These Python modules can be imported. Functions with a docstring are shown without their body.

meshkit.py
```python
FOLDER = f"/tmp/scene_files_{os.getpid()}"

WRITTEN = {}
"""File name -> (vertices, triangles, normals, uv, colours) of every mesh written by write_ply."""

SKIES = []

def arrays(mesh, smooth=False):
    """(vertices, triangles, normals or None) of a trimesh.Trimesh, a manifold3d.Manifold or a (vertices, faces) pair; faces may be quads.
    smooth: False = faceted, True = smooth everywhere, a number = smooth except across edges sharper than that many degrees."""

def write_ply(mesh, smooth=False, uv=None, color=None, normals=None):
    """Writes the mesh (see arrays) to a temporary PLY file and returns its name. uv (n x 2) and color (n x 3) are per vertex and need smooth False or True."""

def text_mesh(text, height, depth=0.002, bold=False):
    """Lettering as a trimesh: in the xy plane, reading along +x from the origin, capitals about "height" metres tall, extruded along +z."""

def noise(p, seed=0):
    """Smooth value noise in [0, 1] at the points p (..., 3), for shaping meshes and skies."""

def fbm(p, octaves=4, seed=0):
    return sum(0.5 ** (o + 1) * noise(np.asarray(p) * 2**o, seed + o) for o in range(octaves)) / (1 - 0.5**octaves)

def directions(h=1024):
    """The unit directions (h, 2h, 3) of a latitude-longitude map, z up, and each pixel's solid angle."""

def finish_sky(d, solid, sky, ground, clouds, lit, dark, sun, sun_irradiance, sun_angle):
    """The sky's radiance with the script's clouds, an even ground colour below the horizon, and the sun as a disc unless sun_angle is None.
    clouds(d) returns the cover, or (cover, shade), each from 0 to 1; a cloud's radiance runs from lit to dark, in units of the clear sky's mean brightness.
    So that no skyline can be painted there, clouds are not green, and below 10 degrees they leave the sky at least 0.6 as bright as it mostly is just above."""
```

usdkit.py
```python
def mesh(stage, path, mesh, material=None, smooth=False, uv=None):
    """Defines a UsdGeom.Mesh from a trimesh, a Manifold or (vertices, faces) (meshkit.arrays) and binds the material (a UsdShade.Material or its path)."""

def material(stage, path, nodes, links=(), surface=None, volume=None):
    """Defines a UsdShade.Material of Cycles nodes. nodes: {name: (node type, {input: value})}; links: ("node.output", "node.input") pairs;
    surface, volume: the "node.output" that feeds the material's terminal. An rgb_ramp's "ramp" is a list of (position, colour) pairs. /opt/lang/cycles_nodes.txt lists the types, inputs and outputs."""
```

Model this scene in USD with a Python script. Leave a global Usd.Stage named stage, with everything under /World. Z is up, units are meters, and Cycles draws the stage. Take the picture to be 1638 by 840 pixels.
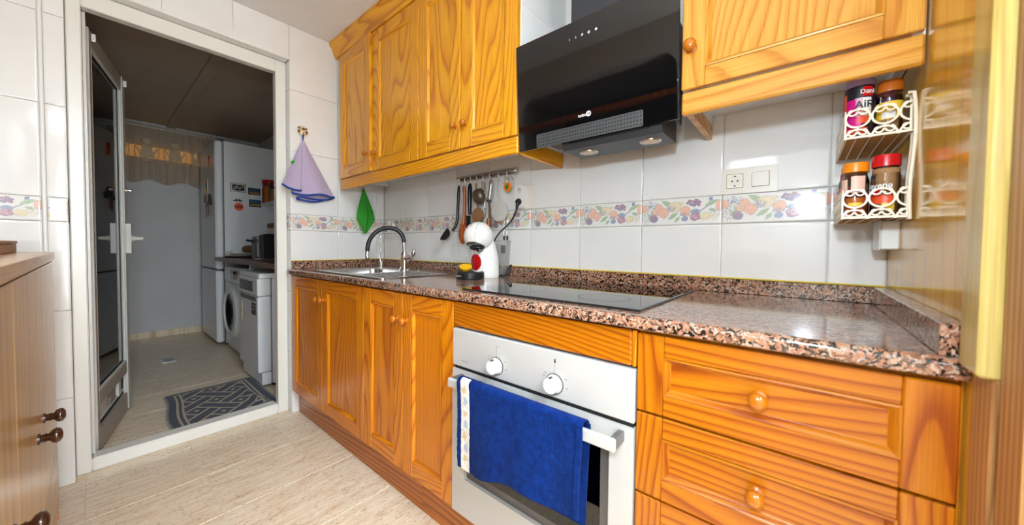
import math, sys
import numpy as np, trimesh, manifold3d
from shapely.geometry import Polygon, Point, LineString, box as sbox
from shapely.ops import unary_union
sys.path.insert(0, '/opt/lang')
import usdkit, meshkit
from meshkit import text_mesh, fbm
from pxr import Usd, UsdGeom, UsdLux, UsdShade, Gf, Sdf, Vt

stage = Usd.Stage.CreateInMemory()
UsdGeom.SetStageUpAxis(stage, UsdGeom.Tokens.z)
UsdGeom.SetStageMetersPerUnit(stage, 1.0)
UsdGeom.Xform.Define(stage, '/World')
PI = math.pi
V = np.array

# ------------------------------------------------------------------ camera, exposure, lights
CAM = V([2.3446, -1.3658, 1.0193]); YAW, PITCH, ROLL, FPX, SHIFT = 0.6928, -0.0288, 0.0098, 559.1173, -9.5363
fw = V([-math.sin(YAW)*math.cos(PITCH), math.cos(YAW)*math.cos(PITCH), math.sin(PITCH)])
rt = np.cross(fw, [0, 0, 1]); rt /= np.linalg.norm(rt); up = np.cross(rt, fw)
R_ = math.cos(ROLL)*rt + math.sin(ROLL)*up; U_ = -math.sin(ROLL)*rt + math.cos(ROLL)*up
cam = UsdGeom.Camera.Define(stage, '/World/camera')
APX = 36.0
cam.CreateHorizontalApertureAttr(APX); cam.CreateVerticalApertureAttr(APX*840/1638)
cam.CreateFocalLengthAttr(APX*FPX/1638)
cam.CreateVerticalApertureOffsetAttr(SHIFT*APX/1638)
cam.CreateClippingRangeAttr(Gf.Vec2f(0.02, 100))
cam.CreateFStopAttr(3.2); cam.CreateFocusDistanceAttr(1.7)
cam.CreateExposureAttr(0.38)
M4 = Gf.Matrix4d(*[float(x) for x in (*R_, 0, *U_, 0, *(-fw), 0, *CAM, 1)])
UsdGeom.Xformable(cam).AddTransformOp().Set(M4)

def rect_light(name, loc, w, h, power, color, rot=(0, 0, 0)):
    l = UsdLux.RectLight.Define(stage, '/World/' + name)
    l.CreateWidthAttr(w); l.CreateHeightAttr(h); l.CreateIntensityAttr(power); l.CreateColorAttr(Gf.Vec3f(*color))
    x = UsdGeom.Xformable(l); x.AddTranslateOp().Set(Gf.Vec3d(*loc)); x.AddRotateXYZOp().Set(Gf.Vec3f(*rot))
    return l
def sphere_light(name, loc, r, power, color):
    l = UsdLux.SphereLight.Define(stage, '/World/' + name)
    l.CreateRadiusAttr(r); l.CreateIntensityAttr(power); l.CreateColorAttr(Gf.Vec3f(*color))
    UsdGeom.Xformable(l).AddTranslateOp().Set(Gf.Vec3d(*loc))
    return l
CEIL, CEIL_Z = 2.303, 2.303
# the photographer's flash just above the camera; the kitchen's globe lamp is an emitting mesh built at the end of the script
FLASH = 320.0
LAMP_B, DAY = 46.0, 10.5            # radiance of the ceiling lamp and of the daylight in the glazed door at the room's right end
WB, WB_DAY = (1.0, 1.24, 1.42), (1.0, 1.10, 1.16)          # the photograph's white balance is set for the wood's warm bounce
sphere_light('camera_flash', (2.37, -1.50, 1.30), 0.04, FLASH, WB)

# ------------------------------------------------------------------ helpers: scene tree
used, base_of = {}, {}
def unique(parent, name):
    k = used.setdefault(parent, {}); n = k.get(name, 0); k[name] = n + 1
    return name if n == 0 else f'{name}_{n:03d}'
def meta(prim, label=None, cat=None, group=None, kind=None):
    for k, v in (('label', label), ('category', cat), ('group', group), ('kind', kind)):
        if v: prim.SetCustomDataByKey(k, v)
def thing(name, label, cat, loc=(0, 0, 0), group=None, kind=None):
    path = '/World/' + unique('/World', name)
    x = UsdGeom.Xform.Define(stage, path); x.AddTranslateOp().Set(Gf.Vec3d(*map(float, loc)))
    meta(x.GetPrim(), label, cat, group, kind); base_of[path] = V(loc, float)
    return path
def part(parent, name, mesh, material, smooth=False, label=None, kind=None, cd=None):
    """mesh is given in world coordinates; its root thing's base is taken off."""
    root = '/'.join(parent.split('/')[:3])
    path = parent + '/' + unique(parent, name)
    if isinstance(mesh, (list,)): mesh = cat(mesh)
    if hasattr(mesh, 'to_mesh'):
        m = mesh.to_mesh(); mesh = trimesh.Trimesh(m.vert_properties[:, :3], m.tri_verts, process=False)
    if isinstance(mesh, tuple):
        v, f = V(mesh[0], float), V(mesh[1], int)
        if f.shape[1] == 4: f = np.vstack([f[:, [0, 1, 2]], f[:, [0, 2, 3]]])
        mesh = trimesh.Trimesh(v, f, process=False)
    b = base_of.get(root, np.zeros(3))
    m2 = trimesh.Trimesh(np.asarray(mesh.vertices) - b, mesh.faces, process=False)
    g = usdkit.mesh(stage, path, m2, L[material], smooth=smooth)
    if cd is not None:
        UsdGeom.PrimvarsAPI(g).CreatePrimvar('Cd', Sdf.ValueTypeNames.Color3fArray, 'vertex').Set(Vt.Vec3fArray.FromNumpy(np.asarray(cd, np.float32)))
    meta(g.GetPrim(), label, None, None, kind)
    return path
def solo(name, mesh, material, label, cat_, smooth=False, group=None, kind=None):
    p = part('/World', name, mesh, material, smooth)
    meta(stage.GetPrimAtPath(p), label, cat_, group, kind)
    return p

# ------------------------------------------------------------------ helpers: shapes
def cat(ms): return trimesh.util.concatenate([m for m in ms if m is not None])
_BOXF = None
def bx(x0, x1, y0, y1, z0, z1, b=0.0):
    """box with chamfered edges of width b"""
    if x1 < x0: x0, x1 = x1, x0
    if y1 < y0: y0, y1 = y1, y0
    if z1 < z0: z0, z1 = z1, z0
    c = V([(x0+x1)/2, (y0+y1)/2, (z0+z1)/2]); h = V([x1-x0, y1-y0, z1-z0])/2
    if b <= 0:
        m = trimesh.creation.box(2*h); m.apply_translation(c); return m
    b = min(b, h.min()*0.9); pts = []
    for sx in (-1, 1):
        for sy in (-1, 1):
            for sz in (-1, 1):
                s = V([sx, sy, sz])
                for k in range(3):
                    d = h - b; d[k] = h[k]; pts.append(c + s*d)
    return trimesh.convex.convex_hull(V(pts))
def frame_axes(t):
    t = t/np.linalg.norm(t); a = V([0, 0, 1.0]) if abs(t[2]) < 0.9 else V([1.0, 0, 0])
    u = np.cross(a, t); u /= np.linalg.norm(u); return u, np.cross(t, u)
def tube(pts, r, n=12, caps=True, closed=False, squash=None):
    p = V(pts, float); m = len(p); r = np.broadcast_to(r, (m,))
    if closed: t = np.roll(p, -1, 0) - np.roll(p, 1, 0)
    else: t = np.gradient(p, axis=0)
    t /= np.linalg.norm(t, axis=1, keepdims=True) + 1e-12
    u, w = frame_axes(t[0]); us, ws = [], []
    for i in range(m):
        u = u - t[i]*(u @ t[i]); u /= np.linalg.norm(u); w = np.cross(t[i], u); us.append(u); ws.append(w)
    us, ws = V(us), V(ws); a = np.arange(n)*2*PI/n
    v = p[:, None] + r[:, None, None]*(np.cos(a)[None, :, None]*us[:, None] + np.sin(a)[None, :, None]*ws[:, None])
    v = v.reshape(-1, 3); f = []
    for i in range(m if closed else m-1):
        i2 = (i+1) % m
        for j in range(n):
            j2 = (j+1) % n; f += [[i*n+j, i*n+j2, i2*n+j2], [i*n+j, i2*n+j2, i2*n+j]]
    if caps and not closed:
        k = len(v); v = np.vstack([v, p[0], p[-1]])
        for j in range(n):
            j2 = (j+1) % n; f += [[k, j2, j], [k+1, (m-1)*n+j, (m-1)*n+j2]]
    return trimesh.Trimesh(v, V(f), process=False)
def lathe(prof, axis=(0, 0, 1), origin=(0, 0, 0), n=32):
    """prof: (radius, height) pairs, revolved about axis through origin"""
    prof = V(prof, float); a = np.arange(n)*2*PI/n; ax = V(axis, float); ax /= np.linalg.norm(ax); u, w = frame_axes(ax)
    v = V(origin, float) + prof[:, 1][:, None, None]*ax + prof[:, 0][:, None, None]*(np.cos(a)[None, :, None]*u + np.sin(a)[None, :, None]*w)
    m = len(prof); f = []
    for i in range(m-1):
        for j in range(n):
            j2 = (j+1) % n; f += [[i*n+j, i*n+j2, (i+1)*n+j2], [i*n+j, (i+1)*n+j2, (i+1)*n+j]]
    v = v.reshape(-1, 3)
    mm = trimesh.Trimesh(v, V(f), process=True); mm.update_faces(mm.nondegenerate_faces()); return mm
def extrude(poly, h, O, X, Y):
    """2-D shapely polygon in the plane spanned by X, Y at O, extruded by h along X x Y"""
    X, Y = V(X, float), V(Y, float); Z = np.cross(X, Y)
    ms = []
    for g in getattr(poly, 'geoms', [poly]):
        if g.is_empty or g.area < 1e-9: continue
        m = trimesh.creation.extrude_polygon(g, h, engine='earcut'); ms.append(m)
    m = cat(ms); v = m.vertices
    return trimesh.Trimesh(V(O, float) + v[:, :1]*X + v[:, 1:2]*Y + v[:, 2:3]*Z, m.faces, process=False)
def ball(c, r, sub=3):
    m = trimesh.creation.icosphere(subdivisions=sub, radius=1.0); m.apply_scale(V(r)*np.ones(3)); m.apply_translation(c); return m
def grid(fn, nu, nv, closed_u=False):
    """fn(u, v) -> points (nv+1, nu+1, 3)"""
    u, v = np.meshgrid(np.linspace(0, 1, nu+1), np.linspace(0, 1, nv+1)); p = fn(u, v).reshape(-1, 3)
    i, j = np.meshgrid(np.arange(nu), np.arange(nv)); a = (j*(nu+1)+i).ravel(); b = a+1; c = a+nu+2; d = a+nu+1
    return trimesh.Trimesh(p, np.vstack([np.stack([a, b, c], 1), np.stack([a, c, d], 1)]), process=False)
def thick(m, t):
    """a sheet given a thickness: the sheet, its offset and a rim"""
    n = np.array(m.vertex_normals); v = np.array(m.vertices); f = np.array(m.faces); k = len(v)
    e = np.sort(m.edges, axis=1); ue, inv, cnt = np.unique(e, axis=0, return_inverse=True, return_counts=True)
    be = m.edges[cnt[inv] == 1]
    rim = [[a, b, b+k] for a, b in be] + [[a, b+k, a+k] for a, b in be]
    return trimesh.Trimesh(np.vstack([v - n*t, v]), np.vstack([f[:, ::-1], f + k] + ([V(rim)] if len(rim) else [])), process=False)
def spline(P, n):
    from scipy.interpolate import CubicSpline
    P = V(P, float); t = np.r_[0, np.cumsum(np.linalg.norm(np.diff(P, axis=0), axis=1))]
    return CubicSpline(t, P)(np.linspace(0, t[-1], n))
def rr(x0, x1, y0, y1, r): return sbox(x0+r, y0+r, x1-r, y1-r).buffer(r, quad_segs=6)

# ------------------------------------------------------------------ materials
L = {}
def mat(name, nodes, links=(), surface='p.BSDF'):
    L[name] = usdkit.material(stage, '/World/Looks/' + name, nodes, links, surface=surface); return name
def lin(r, g, b):
    c = V([r, g, b])/255.0; return tuple(np.where(c < .04045, c/12.92, ((c+.055)/1.055)**2.4))
def plain(name, col, rough=0.5, metal=0.0, **kw):
    return mat(name, {'p': ('principled_bsdf', {'base_color': col, 'roughness': rough, 'metallic': metal, **kw})})
def noisy(name, c1, c2, scale, rough=0.5, bump=0.0, bscale=None, stretch=(1, 1, 1), **kw):
    nodes = {'g': ('geometry', {}), 'm': ('mapping', {'scale': stretch}), 'n': ('noise_texture', {'scale': scale, 'detail': 4.0}),
             'r': ('rgb_ramp', {'ramp': [(0.3, c1), (0.7, c2)]}), 'p': ('principled_bsdf', {'roughness': rough, **kw})}
    links = [('g.position', 'm.vector'), ('m.vector', 'n.vector'), ('n.fac', 'r.fac'), ('r.color', 'p.base_color')]
    if bump:
        nodes['n2'] = ('noise_texture', {'scale': bscale or scale, 'detail': 3.0}); nodes['b'] = ('bump', {'strength': bump, 'distance': 0.002})
        links += [('m.vector', 'n2.vector'), ('n2.fac', 'b.height'), ('b.normal', 'p.normal')]
    return mat(name, nodes, links)

def wood(name, axis, light, mid, dark, rings=38.0, lines=30.0, rough=0.3, seed=0.0, coat=0.12, spec=0.5):
    """varnished softwood: growth-ring flames drawn out along the grain axis"""
    s = [1.0, 1.0, 1.0]; s['xyz'.index(axis)] = 0.14
    lv = [1.0, 1.0, 1.0]; lv['xyz'.index(axis)] = 0.0
    nodes = {'g': ('geometry', {}), 'o': ('object_info', {}),
             'k': ('vector_math', {'math_type': 'scale', 'vector1': (13.1, 7.7, 29.3)}),
             'a': ('vector_math', {'math_type': 'add'}),
             'm': ('mapping', {'scale': tuple(s)}),
             'n': ('noise_texture', {'scale': 3.4, 'detail': 1.2, 'roughness': 0.35}),
             'w': ('noise_texture', {'scale': 38.0, 'detail': 1.5}),
             'd': ('vector_math', {'math_type': 'dot_product', 'vector2': tuple(lv)}),
             'm1': ('math', {'math_type': 'multiply', 'value2': rings}),
             'm2': ('math', {'math_type': 'multiply_add', 'value2': lines}),
             'm3': ('math', {'math_type': 'multiply_add', 'value2': 0.3}),
             'f': ('math', {'math_type': 'fraction'}),
             'r': ('rgb_ramp', {'ramp': [(0.0, mid), (0.16, light), (0.40, light), (0.72, mid), (0.90, dark), (0.96, dark), (1.0, mid)]}),
             'fm': ('mapping', {'scale': tuple(0.02 if x < 1 else 1.0 for x in s)}),
             'fn': ('noise_texture', {'scale': 420.0, 'detail': 2.0}),
             'fr': ('rgb_ramp', {'ramp': [(0.3, (0.82, 0.80, 0.78)), (0.7, (1.06, 1.06, 1.06))]}),
             'x': ('mix_color', {'blend_type': 'multiply', 'fac': 1.0, 'use_clamp': False}),
             'p': ('principled_bsdf', {'roughness': rough, 'coat_weight': coat, 'coat_roughness': 0.12, 'specular_ior_level': spec})}
    links = [('o.random', 'k.scale'), ('g.position', 'a.vector1'), ('k.vector', 'a.vector2'), ('a.vector', 'm.vector'), ('m.vector', 'n.vector'), ('m.vector', 'w.vector'),
             ('a.vector', 'd.vector1'), ('n.fac', 'm1.value1'), ('d.value', 'm2.value1'), ('m1.value', 'm2.value3'), ('w.fac', 'm3.value1'), ('m2.value', 'm3.value3'),
             ('m3.value', 'f.value1'), ('f.value', 'r.fac'), ('a.vector', 'fm.vector'), ('fm.vector', 'fn.vector'), ('fn.fac', 'fr.fac'),
             ('r.color', 'x.a'), ('fr.color', 'x.b'), ('x.result', 'p.base_color')]
    return mat(name, nodes, links)
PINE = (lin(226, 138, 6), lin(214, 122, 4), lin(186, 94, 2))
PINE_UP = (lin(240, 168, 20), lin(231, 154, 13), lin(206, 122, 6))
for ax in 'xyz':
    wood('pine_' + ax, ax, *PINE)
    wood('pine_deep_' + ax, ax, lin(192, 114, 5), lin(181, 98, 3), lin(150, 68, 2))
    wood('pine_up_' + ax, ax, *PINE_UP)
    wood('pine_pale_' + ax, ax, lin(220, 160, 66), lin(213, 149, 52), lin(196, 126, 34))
wood('pine_panel_z', 'z', *PINE, rings=20.0, lines=130.0)
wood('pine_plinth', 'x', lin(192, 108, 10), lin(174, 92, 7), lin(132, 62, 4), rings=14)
wood('pine_trim_z', 'z', lin(204, 178, 104), lin(198, 170, 94), lin(184, 154, 80), rings=8, lines=30)
wood('oak_z', 'z', lin(192, 142, 86), lin(178, 126, 72), lin(140, 92, 48), rings=20, lines=60, rough=0.5, coat=0.0)
wood('beech_z', 'z', lin(236, 182, 66), lin(232, 177, 62), lin(225, 168, 55), rings=4, lines=12, rough=0.14, coat=0.1)
wood('veneer_z', 'z', lin(208, 168, 104), lin(203, 161, 96), lin(192, 147, 82), rings=6, lines=14, rough=0.22, coat=0.0, spec=0.3)
wood('veneer_x', 'x', lin(204, 162, 106), lin(198, 155, 98), lin(186, 140, 84), rings=6, lines=14, rough=0.22, coat=0.0, spec=0.3)
wood('dark_wood', 'y', lin(70, 34, 20), lin(58, 28, 16), lin(40, 18, 10), rough=0.2, coat=0.6)
wood('spoon_wood', 'z', lin(190, 96, 36), lin(174, 80, 26), lin(140, 60, 18), rings=10)
wood('worktop_wood', 'x', lin(120, 72, 44), lin(104, 60, 36), lin(84, 46, 26), rough=0.3)
plain('knob_wood', lin(186, 104, 12), 0.22, coat_weight=0.3)
plain('knob_pale', lin(214, 140, 66), 0.2, coat_weight=0.5)
plain('white_melamine', lin(246, 247, 247), 0.35)
noisy('tile_glaze', lin(232, 229, 225), lin(237, 234, 231), 6.0, rough=0.07, coat_weight=0.0)
plain('grout', lin(214, 203, 186), 0.8)
mat('tile_print', {'a': ('attribute', {'attribute': 'Cd'}), 'p': ('principled_bsdf', {'roughness': 0.07})}, [('a.color', 'p.base_color')])
mat('woven_print', {'a': ('attribute', {'attribute': 'Cd'}), 'g': ('geometry', {}), 'n': ('noise_texture', {'scale': 700.0, 'detail': 2.0}), 'b': ('bump', {'strength': 0.8, 'distance': 0.003}),
                    'p': ('principled_bsdf', {'roughness': 0.95, 'sheen_weight': 0.2})}, [('a.color', 'p.base_color'), ('g.position', 'n.vector'), ('n.fac', 'b.height'), ('b.normal', 'p.normal')])
noisy('plaster', lin(232, 222, 214), lin(237, 228, 220), 3.0, rough=0.9, bump=0.25, bscale=260.0)
noisy('plaster_rough', lin(214, 206, 198), lin(222, 214, 206), 3.0, rough=0.85, bump=0.9, bscale=120.0)
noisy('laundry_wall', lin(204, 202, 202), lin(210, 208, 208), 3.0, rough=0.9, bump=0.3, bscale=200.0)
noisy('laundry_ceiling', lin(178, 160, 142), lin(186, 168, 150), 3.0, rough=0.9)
plain('hall_dark', lin(96, 84, 72), 0.8)
plain('white_frame', lin(232, 228, 220), 0.3)
plain('aluminium_white', lin(206, 203, 196), 0.32)
plain('aluminium_taupe', lin(168, 156, 142), 0.4)
plain('appliance_white', lin(238, 238, 240), 0.25)
plain('oven_white', lin(192, 189, 185), 0.25)
plain('dial_white', lin(238, 236, 231), 0.25)
plain('dark_gap', (0.004, 0.004, 0.004), 0.7)
plain('black_plastic', (0.012, 0.012, 0.013), 0.3)
plain('black_rubber', (0.016, 0.016, 0.017), 0.42)
plain('black_glass', (0.004, 0.004, 0.005), 0.02)
plain('hood_glass', (0.003, 0.003, 0.0035), 0.03, ior=1.72)
plain('hood_metal', lin(68, 71, 76), 0.4, 0.5)
plain('grille_grey', lin(92, 93, 95), 0.4, 0.5)
plain('print_white', lin(240, 240, 240), 0.4)
plain('print_grey', lin(150, 146, 140), 0.5)
plain('print_dark', lin(50, 48, 48), 0.5)
plain('chrome', (0.82, 0.82, 0.83), 0.08, 1.0)
plain('dark_chrome', (0.42, 0.41, 0.40), 0.14, 1.0)
plain('steel', (0.62, 0.61, 0.60), 0.22, 1.0)
plain('brass', lin(190, 150, 90), 0.3, 1.0)
plain('oven_grey', lin(96, 92, 90), 0.3)
plain('white_plastic', lin(238, 235, 230), 0.22)
plain('cream_plastic', lin(226, 218, 204), 0.3)
plain('cream_paint', lin(240, 228, 204), 0.35)
plain('red_plastic', lin(206, 22, 28), 0.25)
plain('red_dark', lin(170, 10, 16), 0.2)
plain('orange_plastic', lin(246, 142, 22), 0.3)
plain('brown_plastic', lin(196, 102, 26), 0.3)
plain('lilac_plastic', lin(176, 156, 214), 0.3)
plain('purple_plastic', lin(104, 40, 140), 0.35)
plain('green_plastic', lin(20, 128, 70), 0.35)
plain('magenta_paper', lin(206, 12, 130), 0.4)
plain('black_paper', lin(28, 26, 34), 0.4)
plain('orange_paper', lin(242, 88, 40), 0.4)
plain('pink_paper', lin(240, 196, 176), 0.45)
plain('white_paper', lin(242, 240, 236), 0.45)
plain('yellow_paper', lin(246, 204, 60), 0.4)
plain('blue_paper', lin(40, 86, 130), 0.4)
plain('lemon', lin(250, 190, 10), 0.35)
plain('yellow_sealant', lin(230, 200, 60), 0.5)
plain('spice_brown', lin(168, 124, 80), 0.8)
plain('spice_orange', lin(206, 108, 30), 0.8)
plain('spice_red', lin(150, 50, 30), 0.8)
plain('bread', lin(150, 106, 66), 0.8)
plain('figure_cream', lin(232, 208, 160), 0.45)
plain('figure_brown', lin(128, 74, 44), 0.45)
plain('lamp_lens', lin(226, 206, 180), 0.25)
plain('wicker', lin(196, 156, 104), 0.7)
plain('seal_red', lin(120, 30, 50), 0.4)
noisy('towel_blue', lin(2, 30, 92), lin(6, 48, 122), 60.0, rough=0.95, bump=1.0, bscale=480.0, sheen_weight=0.03, specular_ior_level=0.1)
noisy('towel_lilac', lin(178, 160, 192), lin(196, 180, 204), 160.0, rough=0.95, bump=0.8, bscale=700.0, sheen_weight=0.2)
noisy('cloth_green', lin(46, 146, 40), lin(64, 164, 52), 120.0, rough=0.95, bump=0.7, bscale=800.0)
noisy('hem_blue', lin(24, 62, 150), lin(34, 76, 166), 200.0, rough=0.9)
plain('hem_navy', lin(4, 40, 112), 0.9)
noisy('embroidery', lin(222, 214, 206), lin(236, 232, 228), 200.0, rough=0.9, bump=0.6, bscale=500.0)
plain('shell_thread', lin(206, 184, 150), 0.9)
plain('shell_thread_grey', lin(176, 182, 194), 0.9)
plain('mesh_steel', lin(112, 100, 84), 0.4, 0.7)
plain('warm_window', (0, 0, 0), 0.6, emission_color=lin(255, 176, 84), emission_strength=0.42)
plain('day_window', (0, 0, 0), 0.6, emission_color=lin(235, 242, 255), emission_strength=9.0)
plain('lamp_diffuser', (0.8, 0.8, 0.8), 0.5, emission_color=WB, emission_strength=LAMP_B)
plain('daylight_pane', (0, 0, 0), 0.6, emission_color=WB_DAY, emission_strength=DAY)
def clear(name, tint, fac_ior=1.45, rough=0.02):
    return mat(name, {'t': ('transparent_bsdf', {'color': tint}), 'g': ('glossy_bsdf', {'color': (1, 1, 1), 'roughness': rough}), 'f': ('fresnel', {'IOR': fac_ior}), 'x': ('mix_closure', {})},
               [('f.fac', 'x.fac'), ('t.BSDF', 'x.closure1'), ('g.BSDF', 'x.closure2')], surface='x.closure')
clear('jar_glass', (0.93, 0.95, 0.94)); clear('door_glass', (0.13, 0.135, 0.115), 1.5); clear('oven_glass', (0.22, 0.2, 0.17), 1.6)
mat('frosted_plastic', {'t': ('transparent_bsdf', {'color': (1, 1, 1)}), 'p': ('principled_bsdf', {'base_color': lin(226, 222, 214), 'roughness': 0.3}), 'x': ('mix_closure', {'fac': 0.62})},
    [('t.BSDF', 'x.closure1'), ('p.BSDF', 'x.closure2')], surface='x.closure')
mat('cup_plastic', {'t': ('transparent_bsdf', {'color': (0.97, 0.97, 0.97)}), 'p': ('principled_bsdf', {'base_color': lin(214, 210, 206), 'roughness': 0.15}), 'x': ('mix_closure', {'fac': 0.09})},
    [('t.BSDF', 'x.closure1'), ('p.BSDF', 'x.closure2')], surface='x.closure')
mat('lace', {'g': ('geometry', {}), 'n': ('noise_texture', {'scale': 240.0, 'detail': 2.0}), 'r': ('rgb_ramp', {'ramp': [(0.42, (0.30, 0.30, 0.30)), (0.58, (0.95, 0.95, 0.95))]}),
             't': ('transparent_bsdf', {'color': (1, 1, 1)}), 'p': ('diffuse_bsdf', {'color': lin(206, 190, 164)}), 'q': ('translucent_bsdf', {'color': lin(206, 186, 150)}),
             'y': ('mix_closure', {'fac': 0.35}), 'x': ('mix_closure', {})},
    [('g.position', 'n.vector'), ('n.fac', 'r.fac'), ('r.color', 'x.fac'), ('p.BSDF', 'y.closure1'), ('q.BSDF', 'y.closure2'), ('t.BSDF', 'x.closure1'), ('y.closure', 'x.closure2')], surface='x.closure')
mat('lace_open', {'t': ('transparent_bsdf', {'color': (1, 1, 1)}), 'p': ('diffuse_bsdf', {'color': lin(200, 180, 150)}), 'x': ('mix_closure', {'fac': 0.25})},
    [('t.BSDF', 'x.closure1'), ('p.BSDF', 'x.closure2')], surface='x.closure')
# speckled granite
mat('granite', {'g': ('geometry', {}), 'nd': ('noise_texture', {'scale': 60.0, 'detail': 2.0}), 'sc': ('vector_math', {'math_type': 'scale', 'scale': 0.03}), 'ad': ('vector_math', {'math_type': 'add'}),
                'v': ('voronoi_texture', {'scale': 205.0}), 's': ('separate_color', {}), 'r': ('rgb_ramp', {'interpolate': True, 'ramp': [
                    (0.0, lin(20, 17, 16)), (0.20, lin(32, 26, 24)), (0.27, lin(98, 84, 76)), (0.36, lin(120, 86, 66)), (0.46, lin(166, 112, 86)), (0.72, lin(190, 136, 106)), (0.86, lin(206, 172, 148)), (1.0, lin(170, 158, 148))]}),
                'n': ('noise_texture', {'scale': 420.0, 'detail': 3.0}), 'r2': ('rgb_ramp', {'ramp': [(0.3, (0.62, 0.6, 0.58)), (0.7, (1.02, 1.02, 1.02))]}),
                'x': ('mix_color', {'blend_type': 'multiply', 'fac': 1.0, 'use_clamp': False}), 'p': ('principled_bsdf', {'roughness': 0.1, 'specular_ior_level': 0.6})},
    [('g.position', 'nd.vector'), ('nd.color', 'sc.vector1'), ('g.position', 'ad.vector1'), ('sc.vector', 'ad.vector2'), ('ad.vector', 'v.vector'), ('v.color', 's.color'), ('s.r', 'r.fac'),
     ('g.position', 'n.vector'), ('n.fac', 'r2.fac'), ('r.color', 'x.a'), ('r2.color', 'x.b'), ('x.result', 'p.base_color')])
# travertine-look floor tile: long soft veins and small pits along y
mat('travertine', {'g': ('geometry', {}), 'o': ('object_info', {}), 'k': ('vector_math', {'math_type': 'scale', 'vector1': (17.0, 31.0, 5.0)}), 'a': ('vector_math', {'math_type': 'add'}),
                   'm': ('mapping', {'scale': (52.0, 8.0, 1.0)}), 'n': ('noise_texture', {'scale': 1.0, 'detail': 5.0, 'roughness': 0.62}),
                   'r': ('rgb_ramp', {'ramp': [(0.28, lin(214, 188, 154)), (0.42, lin(230, 208, 178)), (0.58, lin(240, 223, 198)), (0.75, lin(245, 232, 212))]}),
                   'm2': ('mapping', {'scale': (230.0, 62.0, 1.0)}), 'n2': ('noise_texture', {'scale': 1.0, 'detail': 2.0}), 'r2': ('rgb_ramp', {'ramp': [(0.30, (0.58, 0.46, 0.36)), (0.43, (1, 1, 1))]}),
                   'n3': ('noise_texture', {'scale': 0.16, 'detail': 1.0}), 'r3': ('rgb_ramp', {'ramp': [(0.30, (0, 0, 0)), (0.5, (1, 1, 1))]}),
                   'x': ('mix_color', {'blend_type': 'multiply', 'use_clamp': False}), 'p': ('principled_bsdf', {'roughness': 0.32})},
    [('o.random', 'k.scale'), ('g.position', 'a.vector1'), ('k.vector', 'a.vector2'), ('a.vector', 'm.vector'), ('m.vector', 'n.vector'), ('n.fac', 'r.fac'), ('a.vector', 'm2.vector'), ('m2.vector', 'n2.vector'), ('n2.fac', 'r2.fac'),
     ('m2.vector', 'n3.vector'), ('n3.fac', 'r3.fac'), ('r3.color', 'x.fac'), ('r.color', 'x.a'), ('r2.color', 'x.b'), ('x.result', 'p.base_color')])
plain('floor_grout', lin(226, 214, 190), 0.8)

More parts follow.
